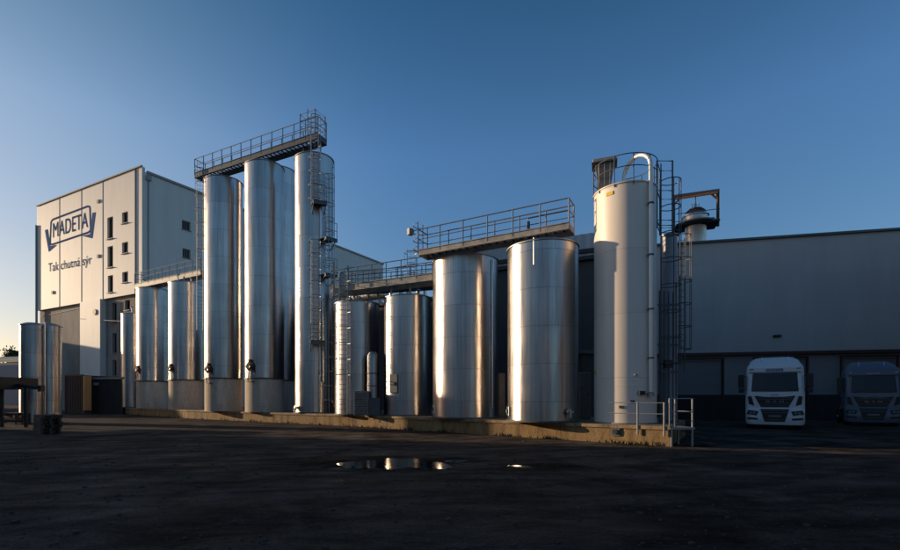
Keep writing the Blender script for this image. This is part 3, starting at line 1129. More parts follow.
# filter box with lid at the top left
fb = thing('filter_unit', 'boxy dust filter with overhanging lid on the left top of the white silo', 'filter', (wx(603, 18.1), 18.1, SZ))
fx, fy = wx(604.5, 18.9), 18.9
zt2, zb2 = wz(166, 18.9), SZ + .08
ca = camdir((fx, fy))
mb = MB()
i0 = len(mb.v)
for hw_, zz in ((.22, zb2 - .05), (.25, zb2 + .35), (.34, zt2)):
    for a, b2 in ((-1, -1), (1, -1), (1, 1), (-1, 1)):
        u = Vector((math.cos(ca + PI / 2), math.sin(ca + PI / 2)))
        v = Vector((math.cos(ca), math.sin(ca)))
        mb.v.append((fx + u.x * a * hw_ + v.x * b2 * hw_ * .8, fy + u.y * a * hw_ + v.y * b2 * hw_ * .8, zz))
for k in (0, 4):
    for j in range(4):
        mb.f.append((k + j, k + (j + 1) % 4, k + 4 + (j + 1) % 4, k + 4 + j))
        mb.uv.append(None)
mb.f.append((0, 1, 2, 3))
mb.uv.append(None)
mb.f.append((11, 10, 9, 8))
mb.uv.append(None)
mb.build('filter_body', M['louvre'], fb)
MB().box((fx, fy, zt2 + .10), (.72, .86, .17), rz=ca).build('lid', M['fascia'], fb, bevel=.02)
MB().box((fx, fy, zt2 + .03), (.78, .92, .05), rz=ca).build('lid_flange', M['galv_dark'], fb)
u = Vector((math.cos(ca + PI / 2), math.sin(ca + PI / 2), 0))
for q in (-.18, 0, .18):
    MB().bar(Vector((fx, fy, 0)) + u * q + Vector((math.cos(ca), math.sin(ca), 0)) * .27 + Vector((0, 0, zb2 + .1)), Vector((fx, fy, 0)) + u * q * 1.2 + Vector((math.cos(ca), math.sin(ca), 0)) * .31 + Vector((0, 0, zt2)), .03, .03).build('rib', M['galv'], fb)
# guard rail round the roof
gr = thing('roof_guard_rail', 'thin ring guard rail round the roof of the white silo', 'guard rail', (X, Y, SZ))
aa0 = a0 + R(95)
for hz in (.55, 1.0):
    pts = [polar(C, r + .02, a0 + R(-150) + R(330) * i / 48, SZ + hz) for i in range(49)]
    MB().tube(pts, .018, 6).build('ring_rail', M['galv_dark'], gr)
for i in range(11):
    q = polar(C, r + .02, a0 + R(-150) + R(330) * i / 10, SZ)
    MB().bar(q - Vector((0, 0, .15)), q + Vector((0, 0, 1.0)), .03, .03).build('post', M['galv_dark'], gr)

# slim vessel and ladders behind the silo
_, TK['v'] = tank('slim_vessel', 'slim grey vessel standing in shade just right of the white silo', 'tank', 661.5, 677.5, 19.3, 233, m='vessel', dome=.1)
pS = (wx(658.5, 18.9), 18.9)
caged_ladder('tall caged ladder rising behind the right side of the white silo', (wx(661, 18.6), 18.6), R(-28), PT + .05, wz(166, 18.6), PT + 2.3, .40, .36, 1.0, 'ladders behind the white silo')
MB_ = thing('ladder_landing_frame', 'open square landing frame at the top of the silo ladder', 'frame', (wx(667, 18.4), 18.4, wz(230, 18.4)))
cs = [Vector((wx(px, Yy), Yy, 0)) for px, Yy in ((657, 18.2), (672.5, 18.2), (672.5, 19.0), (660, 19.0))]
for c in cs:
    MB().bar(c + Vector((0, 0, wz(232, 18.6))), c + Vector((0, 0, wz(165.5, 18.6))), .045, .045).build('upright', M['galv_dark'], MB_)
for py in (166, 195, 224, 229):
    MB().tube([c + Vector((0, 0, wz(py, 18.6))) for c in cs], .022, 6, True).build('ring', M['galv_dark'], MB_)
caged_ladder('caged ladder in deep shade against the long hall wall', (wx(680, 21.5), 21.5), R(-100), wz(372, 21.5), wz(238, 21.5), wz(350, 21.5), .36, .34, 1.0, 'ladders behind the white silo')
mb = MB_
vr = thing('pipe_rack', 'upright rack of thin service pipes between silo and hall wall', 'pipes', (wx(665, 20.6), 18.6, PT))
for px in (659.5, 664, 668.5, 673, 676):
    MB().tube([(wx(px, 18.75), 18.75, PT), (wx(px, 18.75), 18.75, wz(262 + (px * 7) % 31, 18.75))], .025, 6).build('pipe', M['galv_dark'], vr)
for py in (305, 345, 372):
    MB().bar((wx(658, 18.68), 18.68, wz(py, 18.7)), (wx(678, 18.68), 18.68, wz(py, 18.7)), .05, .08).build('rack_rail', M['galv_dark'], vr)
MB().box((wx(668, 18.6), 18.6, wz(364, 18.6)), (.3, .16, .3)).build('junction_box', M['cabdark'], vr)

# steel landing and railing at the plinth corner
ld = thing('steel_landing', 'small steel landing with railing at the right corner of the plinth', 'landing', (9.2, 16.4, PT))
Yl = 16.25
x0, x1 = wx(669, Yl), wx(694, Yl)
MB().box(((x0 + x1) / 2 + .02, Yl + .45, PT - .06), (x1 - x0, .95, .07)).build('deck', M['galv'], ld)
for xx in (x0 + .1, x1 - .05):
    for yy in (Yl + .03, Yl + .88):
        MB().bar((xx, yy, 0), (xx, yy, PT - .095), .06, .06).build('leg', M['galv'], ld)
for xx in (x0 + .03, x0 + .22, x1 - .04):
    MB().bar((xx, Yl + .02, PT - .02), (xx, Yl + .02, PT + .95), .045, .045).build('rail_post', M['galv'], ld)
for hz in (.5, .95):
    MB().tube([(x0 + .02, Yl + .02, PT + hz), (x1 - .03, Yl + .02, PT + hz), (x1 - .03, Yl + .9, PT + hz)], .02, 6).build('rail', M['galv'], ld)
for i in range(3):
    MB().box((x1 + .18 + i * .24, Yl + .45, PT - .2 - i * .2), (.24, .8, .03)).build('step', M['grate'], ld)
hr = thing('front_railing', 'low two bar railing on the plinth edge in front of the white silo', 'railing', (7.6, 16.9, PT))


def edgept(px):
    # where a sight line to this column meets the front edge of the plinth
    for (x0_, y0_), (x1_, y1_) in zip(EDGE, EDGE[1:]):
        k = (px - CX) / F
        # x = k*y ; x0+(x1-x0)t = k(y0+(y1-y0)t)
        den = (x1_ - x0_) - k * (y1_ - y0_)
        tt = (k * y0_ - x0_) / den
        if -.001 <= tt <= 1.001:
            return Vector((x0_ + (x1_ - x0_) * tt, y0_ + (y1_ - y0_) * tt, 0))
    return Vector((*EDGE[-1], 0))


pp = [edgept(609), edgept(638.5), edgept(665)]
nn = Vector((-.69, -.72, 0)) * .08
for p in pp[1:]:
    MB().bar(p + nn + Vector((0, 0, .35)), p + nn + Vector((0, 0, PT + .82)), .05, .05).build('rail_post', M['galv'], hr)
for hz in (.42, .80):
    MB().tube([pp[0] + nn + Vector((0, 0, PT + hz)), pp[1] + nn + Vector((0, 0, PT + hz)), pp[2] + nn + Vector((0, 0, PT + hz))], .016, 6).build('rail', M['galv'], hr)
mb = thing('wall_outlet', 'dark pipe outlet on the plinth face below the white silo', 'outlet', (edgept(616).x, edgept(616).y, .45))
p = edgept(616)
MB().tube([p + Vector((0, .05, .42)), p + nn * 1.5 + Vector((0, 0, .42))], .09, 12).build('outlet_pipe', M['galv_dark'], mb, True)
MB().box(p + nn * .4 + Vector((0, 0, .42)), (.3, .06, .3), rz=R(-43)).build('outlet_plate', M['galv_dark'], mb)


# ------------------------------------------------------------------ walls with openings
def wall(mb, P, d, n, length, z0, z1, holes, depth=.25):
    """P start (x,y), d unit along, n outward; holes (u0,u1,v0,v1)"""
    us = sorted({0, length, *[h[0] for h in holes], *[h[1] for h in holes]})
    vs = sorted({z0, z1, *[h[2] for h in holes], *[h[3] for h in holes]})

    def q(u, v, o=0):
        return (P[0] + d[0] * u - n[0] * o, P[1] + d[1] * u - n[1] * o, v)
    for a, b_ in zip(us, us[1:]):
        for c, e_ in zip(vs, vs[1:]):
            um, vm = (a + b_) / 2, (c + e_) / 2
            if any(h[0] < um < h[1] and h[2] < vm < h[3] for h in holes):
                continue
            mb.face([q(a, c), q(b_, c), q(b_, e_), q(a, e_)], ((a, c), (b_, c), (b_, e_), (a, e_)))
    for h in holes:
        u0, u1, v0, v1 = h
        mb.face([q(u0, v0), q(u0, v0, depth), q(u0, v1, depth), q(u0, v1)])
        mb.face([q(u1, v0, depth), q(u1, v0), q(u1, v1), q(u1, v1, depth)])
        mb.face([q(u0, v0), q(u1, v0), q(u1, v0, depth), q(u0, v0, depth)])
        mb.face([q(u0, v1, depth), q(u1, v1, depth), q(u1, v1), q(u0, v1)])


def window(root, P, d, n, h, depth=.25, bars=1):
    u0, u1, v0, v1 = h

    def q(u, v, o=0.0):
        return Vector((P[0] + d[0] * u - n[0] * o, P[1] + d[1] * u - n[1] * o, v))
    mb = MB()
    fw = .08
    o = depth - .05
    mb.bar(q(u0, v0 + fw / 2, o), q(u1, v0 + fw / 2, o), .06, fw)
    mb.bar(q(u0, v1 - fw / 2, o), q(u1, v1 - fw / 2, o), .06, fw)
    mb.bar(q(u0 + fw / 2, v0 + fw, o), q(u0 + fw / 2, v1 - fw, o), fw, .06)
    mb.bar(q(u1 - fw / 2, v0 + fw, o), q(u1 - fw / 2, v1 - fw, o), fw, .06)
    for k in range(bars):
        um = u0 + (u1 - u0) * (k + 1) / (bars + 1)
        mb.bar(q(um, v0 + fw, o), q(um, v1 - fw, o), .06, .05)
    w_ = mb.build('window', M['frame'], root)
    MB().bar(q(u0 - .08, v0 - .05, -.06), q(u1 + .08, v0 - .05, -.06), .18, .06).build('sill', M['frame'], w_)
    mb = MB()
    mb.face([q(u0, v0, depth), q(u1, v0, depth), q(u1, v1, depth), q(u0, v1, depth)])
    mb.build('pane', M['glass'], w_)


# ------------------------------------------------------------------ the tall dairy building
Cc = Vector((wx(145, 55), 55))
Lc = Vector((wx(40, 66.5), 66.5))
Rc = Vector((wx(383, 93), 93))
TOP = 28.05
dF = (Cc - Lc)
LF = dF.length
dF.normalize()
nF = Vector((dF.y, -dF.x))                      # outward, towards the yard
dS = (Rc - Cc)
LS = dS.length
dS.normalize()
nS = Vector((dS.y, -dS.x))
BB = thing('tower_building', 'tall cream clad building with blue logo and slogan on its sunlit front', 'building', (Cc.x, Cc.y, 0))
Bl = Vector(parent_loc(BB))


def onF(px, py):
    """facade coordinates (u from the left corner, height)"""
    k = (px - CX) / F
    # Lc + dF*u : x = k*y
    u = (k * Lc.y - Lc.x) / (dF.x - k * dF.y)
    yy = Lc.y + dF.y * u
    return u, wz(py, yy)


def onS(px, py):
    k = (px - CX) / F
    u = (k * Cc.y - Cc.x) / (dS.x - k * dS.y)
    yy = Cc.y + dS.y * u
    return u, wz(py, yy)


def rectF(x0, x1, y0, y1):
    a = onF(x0, (y0 + y1) / 2)
    b_ = onF(x1, (y0 + y1) / 2)
    um = ((x0 + x1) / 2)
    return (a[0], b_[0], onF(um, y1)[1], onF(um, y0)[1])


ZC = 13.7
hU = [rectF(110.3, 116, 218, 239.5), rectF(110.5, 116, 247, 268), rectF(110.8, 116, 276, 293)]
sq = [rectF(125, 131, 213, 224), rectF(125, 131, 243, 254), rectF(125.2, 131, 272.5, 283)]
wall(mbU := MB(), Lc + nF * .35, dF, nF, LF, ZC, TOP, hU + sq, .3)
# underside of the cladding and left return
q0, q1 = Lc + nF * .35, Cc + nF * .35
mbU.face([(q0.x, q0.y, ZC), (Lc.x - nF.x * .2, Lc.y - nF.y * .2, ZC), (Cc.x - nF.x * .2, Cc.y - nF.y * .2, ZC), (q1.x, q1.y, ZC)])
mbU.face([(Lc.x - nF.x * 6, Lc.y - nF.y * 6, ZC), (q0.x, q0.y, ZC), (q0.x, q0.y, TOP), (Lc.x - nF.x * 6, Lc.y - nF.y * 6, TOP)])
mbU.face([(q1.x, q1.y, ZC), (Cc.x, Cc.y, ZC), (Cc.x, Cc.y, TOP), (q1.x, q1.y, TOP)])
mbU.build('front_cladding', M['cream'], BB)
hL = [rectF(112.3, 116.5, 303, 323), rectF(112.5, 116.5, 333, 353), rectF(112.7, 116.5, 360, 376), rectF(125, 130, 300, 310)]
wall(mbL := MB(), Lc, dF, nF, LF, 0, ZC, hL, .3)
mbL.build('lower_wall', M['plaster'], BB)
for h in hU + sq:
    window(BB, Lc + nF * .35, dF, nF, h, .3, 0 if h in hU else 1)
for h in hL:
    window(BB, Lc, dF, nF, h, .3, 0)
hS = []
for (x0, x1, y0, y1) in ((182, 190.5, 221, 230), (182.5, 190.5, 249, 258), (183, 190.8, 276, 284)):
    a, b_ = onS(x0, (y0 + y1) / 2), onS(x1, (y0 + y1) / 2)
    xm = (x0 + x1) / 2
    hS.append((a[0], b_[0], onS(xm, y1)[1], onS(xm, y0)[1]))
wall(mbS := MB(), Cc, dS, nS, LS, 0, TOP - .5, hS, .3)
mbS.build('side_wall', M['cream'], BB)
for h in hS:
    window(BB, Cc, dS, nS, h, .3, 2)
mb = MB()
fa = Lc + dS * LS
mb.face([(Rc.x, Rc.y, 0), (fa.x, fa.y, 0), (fa.x, fa.y, TOP - .5), (Rc.x, Rc.y, TOP - .5)])
mb.face([(fa.x, fa.y, 0), (Lc.x, Lc.y, 0), (Lc.x, Lc.y, TOP - .5), (fa.x, fa.y, TOP - .5)])
mb.build('rear_wall', M['cream'], BB)
mb = MB()
mb.face([(Lc.x, Lc.y, TOP - .6), (Cc.x, Cc.y, TOP - .6), (Rc.x, Rc.y, TOP - .6), (fa.x, fa.y, TOP - .6)])
mb.build('roof', M['hallgrey'], BB)


def F3(u, v, o=0.0):
    p = Lc + nF * (.35 + o) + dF * u
    return Vector((p.x, p.y, v))


def S3(u, v, o=0.0):
    p = Cc + nS * o + dS * u
    return Vector((p.x, p.y, v))


# parapet trims, joints, corner piece and downpipes
MB().bar(F3(0, TOP + .06, .02), F3(LF, TOP + .06, .02), .25, .14).build('parapet_trim', M['joint'], BB)
MB().bar(S3(.2, TOP - .45, .05), S3(LS + .1, TOP - .45, .05), .3, .25).build('parapet_trim', M['joint'], BB)
for px in (62.5, 84.5, 105.8):
    u = onF(px, 250)[0]
    MB().bar(F3(u, ZC, .012), F3(u, TOP, .012), .05, .02).build('panel_joint', M['joint'], BB)
u = onF(138.6, 250)[0]
MB().bar(F3(u, ZC, .03), F3(u, TOP, .03), .16, .06).build('corner_trim', M['joint'], BB)
MB().bar(S3(.35, 0, .08), S3(.35, TOP - .7, .08), .12, .12).build('downpipe', M['joint'], BB)
MB().box(S3(.35, TOP - 1.1, .12), (.5, .4, .55), rz=.9).build('rain_hopper', M['joint'], BB)
u0_, u1_ = onF(41, 250)[0], onF(43.6, 250)[0]
MB().bar(F3(u0_ - .3, ZC - 6, .05), F3(u0_ - .3, TOP - 2.6, .05), .3, .12).build('corner_duct', M['joint'], BB)
for px, py in ((101.5, 202.5), (101.5, 257), (56, 293)):
    u, v = onF(px, py)
    MB().box(F3(u, v, .06), (.4, .12, .4), rz=math.atan2(dF.y, dF.x)).build('wall_vent', M['joint'], BB)
# white stair block in front of the lower wall
ua, ub = onF(86, 310)[0], onF(106, 310)[0]
za = onF(96, 303)[1]
pA_, pB_ = F3(ua, 0, .35), F3(ub, 0, .35)
pC_, pD_ = F3(ub, 0, -.4), F3(ua, 0, -.4)
MB().prism([(p.x, p.y) for p in (pA_, pB_, pC_, pD_)], 0, ZC - .02).build('stair_block', M['cream'], BB)
MB().bar(F3(ua - .1, 13.2, -.32), F3(0.2, 12.9, -.32), .05, .05).build('cable_tray', M['joint'], BB)
u_, v_ = onF(101, 313)
MB().tube([F3(u_, v_, .35), F3(u_, v_, .45)], .35, 14).build('round_vent', M['ochre'], BB, True)
MB().bar(F3(ua, onF(90, 319)[1], .37), F3(LF - .6, onF(140, 323)[1], .0), .05, .07).build('cable', M['joint'], BB)


# logo and slogan on the front
def text_mesh(body, size_u, size_v, p00, p10, p01, name, m, parent, ofs=0.02, shear=0, fat=0.0, bold=False):
    """lay the lettering in the parallelogram with lower-left p00, lower-right p10, upper-left p01"""
    cu = bpy.data.curves.new('tmp', 'FONT')
    cu.body = body
    cu.size = 1
    cu.offset = fat
    cu.space_character = 1.05
    to = bpy.data.objects.new('tmp', cu)
    col.objects.link(to)
    bpy.context.view_layer.update()
    dg = bpy.context.evaluated_depsgraph_get()
    me = bpy.data.meshes.new_from_object(to.evaluated_get(dg))
    bpy.data.objects.remove(to)
    xs = [v.co.x for v in me.vertices]
    ys = [v.co.y for v in me.vertices]
    x0, x1 = min(xs), max(xs)
    y0, y1 = 0.0, .69       # baseline to cap height of the built-in face
    o0 = Vector(parent_loc(parent))
    for v in me.vertices:
        a = (v.co.x - x0) / (x1 - x0)
        b2 = (v.co.y - y0) / (y1 - y0)
        v.co = p00 + (p10 - p00) * a + (p01 - p00) * b2 - o0
    me.name = name
    me.materials.clear()
    me.materials.append(m)
    o = bpy.data.objects.new(name, me)
    col.objects.link(o)
    o.parent = parent
    return o


lg = MB()


def fpts(l, o=.03):
    return [F3(*onF(px, py), o) for px, py in l]


def ribbon(pts2, wd, mb, o=.03, closed=False):
    """flat line of even width on the facade"""
    P = [Vector(onF(px, py)) for px, py in pts2]
    n_ = len(P)
    outs = []
    for i in range(n_):
        if closed:
            t_ = (P[(i + 1) % n_] - P[i - 1]).normalized()
        else:
            t_ = (P[min(i + 1, n_ - 1)] - P[max(i - 1, 0)]).normalized()
        nr = Vector((-t_.y, t_.x))
        outs.append((P[i] + nr * wd / 2, P[i] - nr * wd / 2))
    for i in range(n_ if closed else n_ - 1):
        a, b_ = outs[i], outs[(i + 1) % n_]
        mb.face([F3(*a[0], o), F3(*a[1], o), F3(*b_[1], o), F3(*b_[0], o)])


def rounded(corners, rad=.12, k=5):
    out = []
    n_ = len(corners)
    for i in range(n_):
        p = Vector(corners[i])
        a, b_ = Vector(corners[i - 1]), Vector(corners[(i + 1) % n_])
        pa = p.lerp(a, min(.5, rad * 40 / (p - a).length))
        pb = p.lerp(b_, min(.5, rad * 40 / (p - b_).length))
        for j in range(k + 1):
            s_ = j / k
            out.append(tuple((pa.lerp(p, s_)).lerp(p.lerp(pb, s_), s_)))
    return out


ribbon(rounded([(54.0, 221.0), (92.8, 206.5), (93.6, 232.5), (53.0, 246)], .08), .24, lg, .03, True)
lg.build('logo_outline', M['blue'], BB)
mbk = MB()
mbk.face(fpts([(48, 231), (50.6, 230), (53.2, 246.8), (60, 245.6), (51.8, 252.6)]))
mbk.build('logo_bracket', M['blue2'], BB)
mbk = MB()
mbk.face(fpts([(95.5, 213.8), (98.6, 213.2), (95.2, 239.2), (85, 236.8), (93.2, 234.8)]))
mbk.build('logo_bracket', M['blue2'], BB)


def Fp(px, py, o=.03):
    return F3(*onF(px, py), o)


text_mesh('MADETA', 0, 0, Fp(56, 238.5), Fp(90.8, 228), Fp(56, 224), 'logo_lettering', M['blue'], BB, fat=.0)
text_mesh('Tak chutná sýr', 0, 0, Fp(51.5, 272.5), Fp(94.6, 264.5), Fp(51.5, 264.0), 'slogan_lettering', M['blue'], BB, fat=.0)

# ------------------------------------------------------------------ halls behind
# rear hall directly behind the tanks
H1 = thing('rear_hall', 'dark long hall in shade directly behind the tank row', 'building', (0, 40, 0))
p0, p1 = Vector((wx(286, 44), 44)), Vector((wx(470, 35.2), 35.2))
d_ = (p1 - p0)
l_ = d_.length
d_.normalize()
n_ = Vector((d_.y, -d_.x))
zh = 9.2
wall(mbh := MB(), p0, d_, n_, l_, 0, zh, [], .2)
q0, q1 = p0 - n_ * 12, p1 - n_ * 12
mbh.face([(p1.x, p1.y, 0), (q1.x, q1.y, 0), (q1.x, q1.y, zh), (p1.x, p1.y, zh)])
mbh.face([(q0.x, q0.y, 0), (p0.x, p0.y, 0), (p0.x, p0.y, zh), (q0.x, q0.y, zh)])
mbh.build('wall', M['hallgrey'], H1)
mb = MB()
mb.face([(p0.x, p0.y, zh), (p1.x, p1.y, zh), (q1.x, q1.y, zh), (q0.x, q0.y, zh)])
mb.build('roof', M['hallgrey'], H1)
MB().bar((p0.x, p0.y, zh + .05), (p1.x, p1.y, zh + .05), .3, .25).build('eaves', M['galv_dark'], H1)
# a duct lying on its roof
du = thing('roof_duct', 'pale sunlit ventilation duct lying on the rear hall roof', 'duct', (-4.5, 40, zh))
a, b_ = Vector((wx(351, 42), 42, zh + 1.15)), Vector((wx(387, 40), 40, zh + 1.2))
MB().tube([a, a.lerp(b_, .5), b_], .42, 16).build('duct_run', M['ducts'], du, True)
for k in (.05, .3, .55, .8):
    q = a.lerp(b_, k)
    MB().box((q.x, q.y, zh + .36), (.15, .5, .75)).build('duct_foot', M['galv'], du)
    MB().tube([q - (b_ - a).normalized() * .04, q + (b_ - a).normalized() * .04], .47, 16).build('duct_flange', M['galv'], du, True)
for i, (px, hh_) in enumerate(((391, 1.6), (400, 1.1), (408, 1.9), (418, 1.2), (425, 1.7))):
    v = thing('roof_vent', ['squat vent', 'low vent', 'tall vent', 'small vent', 'slender vent'][i] + ' on the rear hall roof, number %s from the duct' % ['one', 'two', 'three', 'four', 'five'][i], 'vent', (wx(px, 39), 39, zh), 'vents on the rear hall roof')
    MB().tube([(wx(px, 39), 39, zh), (wx(px, 39), 39, zh + hh_)], .14, 10).build('vent_pipe', M['ducts'], v, True)
    MB().lathe((wx(px, 39), 39), [(.28, zh + hh_ - .05), (.24, zh + hh_ + .08), (.02, zh + hh_ + .22)], 14).build('vent_cap', M['galv_dark'], v, True)

# corrugated fronted hall behind the wide tanks
H2 = thing('corrugated_hall', 'hall with pale corrugated upper band behind the two wide tanks', 'building', (8, 31, 0))
p0, p1 = Vector((wx(462, 33.6), 33.6)), Vector((wx(612, 29.3), 29.3))
d_ = (p1 - p0)
l_ = d_.length
d_.normalize()
n_ = Vector((d_.y, -d_.x))
zt3 = wz(234.5, 30)
z2 = wz(250.5, 30)
z3 = wz(259, 30)
wall(mbh := MB(), p0, d_, n_, l_, 0, z3, [], .2)
q0, q1 = p0 - n_ * 7, p1 - n_ * 7
for a, b_ in ((p1, q1), (q0, p0)):
    mbh.face([(a.x, a.y, 0), (b_.x, b_.y, 0), (b_.x, b_.y, z3), (a.x, a.y, z3)])
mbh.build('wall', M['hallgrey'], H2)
mb = MB()
npl = int(l_ / .12)
for i in range(npl):                            # trapezoid corrugation
    u0, u1 = l_ * i / npl, l_ * (i + 1) / npl
    o0_, o1_ = (.05 if i % 4 in (1, 2) else 0), (.05 if (i + 1) % 4 in (1, 2) else 0)
    a, b_ = p0 + d_ * u0 + n_ * (.1 + o0_), p0 + d_ * u1 + n_ * (.1 + o1_)
    mb.face([(a.x, a.y, z2), (b_.x, b_.y, z2), (b_.x, b_.y, zt3), (a.x, a.y, zt3)])
    mb.face([(a.x, a.y, z3 + .15), (b_.x, b_.y, z3 + .15), (b_.x, b_.y, z2 - .2), (a.x, a.y, z2 - .2)])
a, b_ = p1 + n_ * .1, q1
mb.face([(a.x, a.y, z3), (b_.x, b_.y, z3), (b_.x, b_.y, zt3), (a.x, a.y, zt3)])
a, b_ = q0, p0 + n_ * .1
mb.face([(a.x, a.y, z3), (b_.x, b_.y, z3), (b_.x, b_.y, zt3), (a.x, a.y, zt3)])
mb.face([(p0.x, p0.y, zt3 - .05), (p1.x, p1.y, zt3 - .05), (q1.x, q1.y, zt3 - .05), (q0.x, q0.y, zt3 - .05)])
mb.build('corrugated_band', M['corr'], H2)
for z in (z2 - .1, z3):
    a, b_ = p0 + n_ * .16, p1 + n_ * .16
    MB().bar((a.x, a.y, z), (b_.x, b_.y, z), .3, .24).build('gutter', M['black'], H2)

# long right hall
H3 = thing('long_hall', 'long plain grey hall in shade behind the truck at right', 'building', (30, 36, 0))
p0, p1 = Vector((12.0, 40.3)), Vector((58.0, 29.6))
d_ = (p1 - p0)
l_ = d_.length
d_.normalize()
n_ = Vector((d_.y, -d_.x))
z_l, z_r = 13.8, 13.95
zk = 5.08
mb = MB()
k = 24
for i in range(k):
    u0, u1 = l_ * i / k, l_ * (i + 1) / k
    a, b_ = p0 + d_ * u0, p0 + d_ * u1
    mb.face([(a.x, a.y, zk), (b_.x, b_.y, zk), (b_.x, b_.y, 13.85), (a.x, a.y, 13.85)], ((u0, zk), (u1, zk), (u1, 13.85), (u0, 13.85)))
q0, q1 = p0 - n_ * 30, p1 - n_ * 30
mb.face([(p1.x, p1.y, 0), (q1.x, q1.y, 0), (q1.x, q1.y, 13.85), (p1.x, p1.y, 13.85)])
mb.face([(q0.x, q0.y, 0), (p0.x, p0.y, 0), (p0.x, p0.y, 13.85), (q0.x, q0.y, 13.85)])
mb.build('upper_wall', M['hallwall'], H3)
lo0, lo1 = p0 - n_ * .25, p1 - n_ * .25
doors = [(u, u + 3.4, 1.3, 4.6) for u in (3.5, 9.2, 14.9, 20.6, 26.3)]
wall(mbh := MB(), lo0, d_, n_, l_, 1.9, zk, [(a, b_, 1.9, d4) for a, b_, c4, d4 in doors], .2)
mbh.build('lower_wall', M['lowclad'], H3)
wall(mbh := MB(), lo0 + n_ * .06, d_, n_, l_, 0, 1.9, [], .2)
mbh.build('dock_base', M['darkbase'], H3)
for a, b_, c4, d4 in doors:
    q = lo0 + d_ * a - n_ * .15
    mb = MB()
    wall(mb, q, d_, n_, 3.4, 1.9, 4.6, [], .1)
    dr = mb.build('dock_door', M['dockdoor'], H3)
    mb = MB()
    for uu in (a - .06, b_ + .06):
        e_ = lo0 + d_ * uu + n_ * .05
        mb.bar((e_.x, e_.y, 1.2), (e_.x, e_.y, 4.7), .16, .1)
    e0, e1 = lo0 + d_ * (a - .14) + n_ * .05, lo0 + d_ * (b_ + .14) + n_ * .05
    mb.bar((e0.x, e0.y, 4.76), (e1.x, e1.y, 4.76), .1, .12)
    mb.build('door_frame', M['redtrim'], dr)
a, b_ = p0 + n_ * .06, p1 + n_ * .06
MB().bar((a.x, a.y, zk), (b_.x, b_.y, zk), .22, .22).build('flashing', M['redtrim'], H3)
MB().bar((a.x, a.y, 13.9), (b_.x, b_.y, 13.9), .3, .16).build('parapet_trim', M['galv_dark'], H3)
mb = MB()
mb.face([(p0.x, p0.y, 13.8), (p1.x, p1.y, 13.8), (q1.x, q1.y, 13.8), (q0.x, q0.y, 13.8)])
mb.build('roof', M['hallgrey'], H3)
Yw = 36.55
wl = thing('wall_lamp', 'small dark wall lamp on the long hall above the truck', 'lamp', (wx(777, Yw), Yw, wz(336, Yw)))
MB().box((wx(777, Yw), Yw, wz(336, Yw)), (.5, .3, .16), rz=math.atan2(d_.y, d_.x)).build('lamp_head', M['cabdark'], wl, bevel=.03)
MB().bar((wx(777, Yw), Yw, wz(336, Yw)), (wx(777, Yw) + .05, Yw + .5, wz(336, Yw) + .15), .06, .06).build('lamp_arm', M['galv_dark'], wl)

# exhaust tower with service frame on the hall roof
Ye = 40.0
ex_ = thing('exhaust_tower', 'steel exhaust tower with orange crane frame on the long hall roof', 'exhaust', (wx(696, Ye), Ye, 13.8))
xm = wx(695.5, Ye)
MB().lathe((xm, Ye), [(.78, 13.8), (.78, wz(224, Ye)), (.84, wz(223, Ye))], 40).build('stack', M['ducts'], ex_, True)
zp = wz(226.5, Ye)
dv = Vector((.93, -.37, 0)).normalized()
sv = Vector((.37, .93, 0)).normalized()
Pm = Vector((xm, Ye, zp))
pf = MB()
pf.bar(Pm - dv * 1.55 - Vector((0, 0, 0)), Pm + dv * 1.55, 2.2, .12)
pf.build('platform', M['grate'], ex_)
MB().lathe((xm, Ye, zp), [(1.15, -.04), (1.55, .08), (1.55, .2), (1.2, .2)], 40).build('drip_ring', M['galv_dark'], ex_, True)
MB().lathe((xm, Ye, zp), [(.85, .15), (.92, .25), (.92, .75), (1.0, .78), (1.0, .88), (.62, 1.2), (.3, 1.3), (.01, 1.32)], 40).build('fan_dome', M['ducts'], ex_, True)
MB().lathe((xm, Ye, zp), [(.70, .95), (.72, 1.25), (.5, 1.45), (.01, 1.5)], 30).build('motor_cover', M['rust'], ex_, True)
zbm = wz(193.5, Ye)
for q in (-1, 1):
    pq = Pm + dv * q * 1.6
    MB().bar(pq - Vector((0, 0, .2)), Vector((pq.x, pq.y, zbm)), .16, .16).build('frame_post', M['rust'] if q > 0 else M['galv_dark'], ex_)
    MB().bar(pq + Vector((0, 0, zbm - zp - .75)), pq - dv * q * .5 + Vector((0, 0, zbm - zp - .15)), .12, .12).build('knee_brace', M['orange'], ex_)
a, b_ = Pm - dv * 1.7, Pm + dv * 1.7
MB().bar((a.x, a.y, zbm), (b_.x, b_.y, zbm), .2, .2).build('top_beam', M['galv_dark'], ex_)
MB().bar((a.x + .2, a.y - .1, zbm - .22), (b_.x - .2, b_.y - .1, zbm - .22), .14, .16).build('crane_rail', M['orange'], ex_)
MB().tube([Pm + Vector((0, 0, 1.4)), Vector((Pm.x, Pm.y, zbm - .25))], .035, 6).build('hoist_cable', M['galv_dark'], ex_)
for q in (-1, 1):
    MB().tube([Pm - dv * 1.55 + sv * q * 1.0 + Vector((0, 0, .9)), Pm + dv * 1.55 + sv * q * 1.0 + Vector((0, 0, .9))], .03, 6).build('guard_rail', M['galv_dark'], ex_)
for k in range(4):
    MB().tube([Pm + Vector((-.5 + k * .18, -.4, 1.0)), Pm + Vector((-.5 + k * .18, -.4, 1.75))], .03, 6).build('probe', M['galv'], ex_)


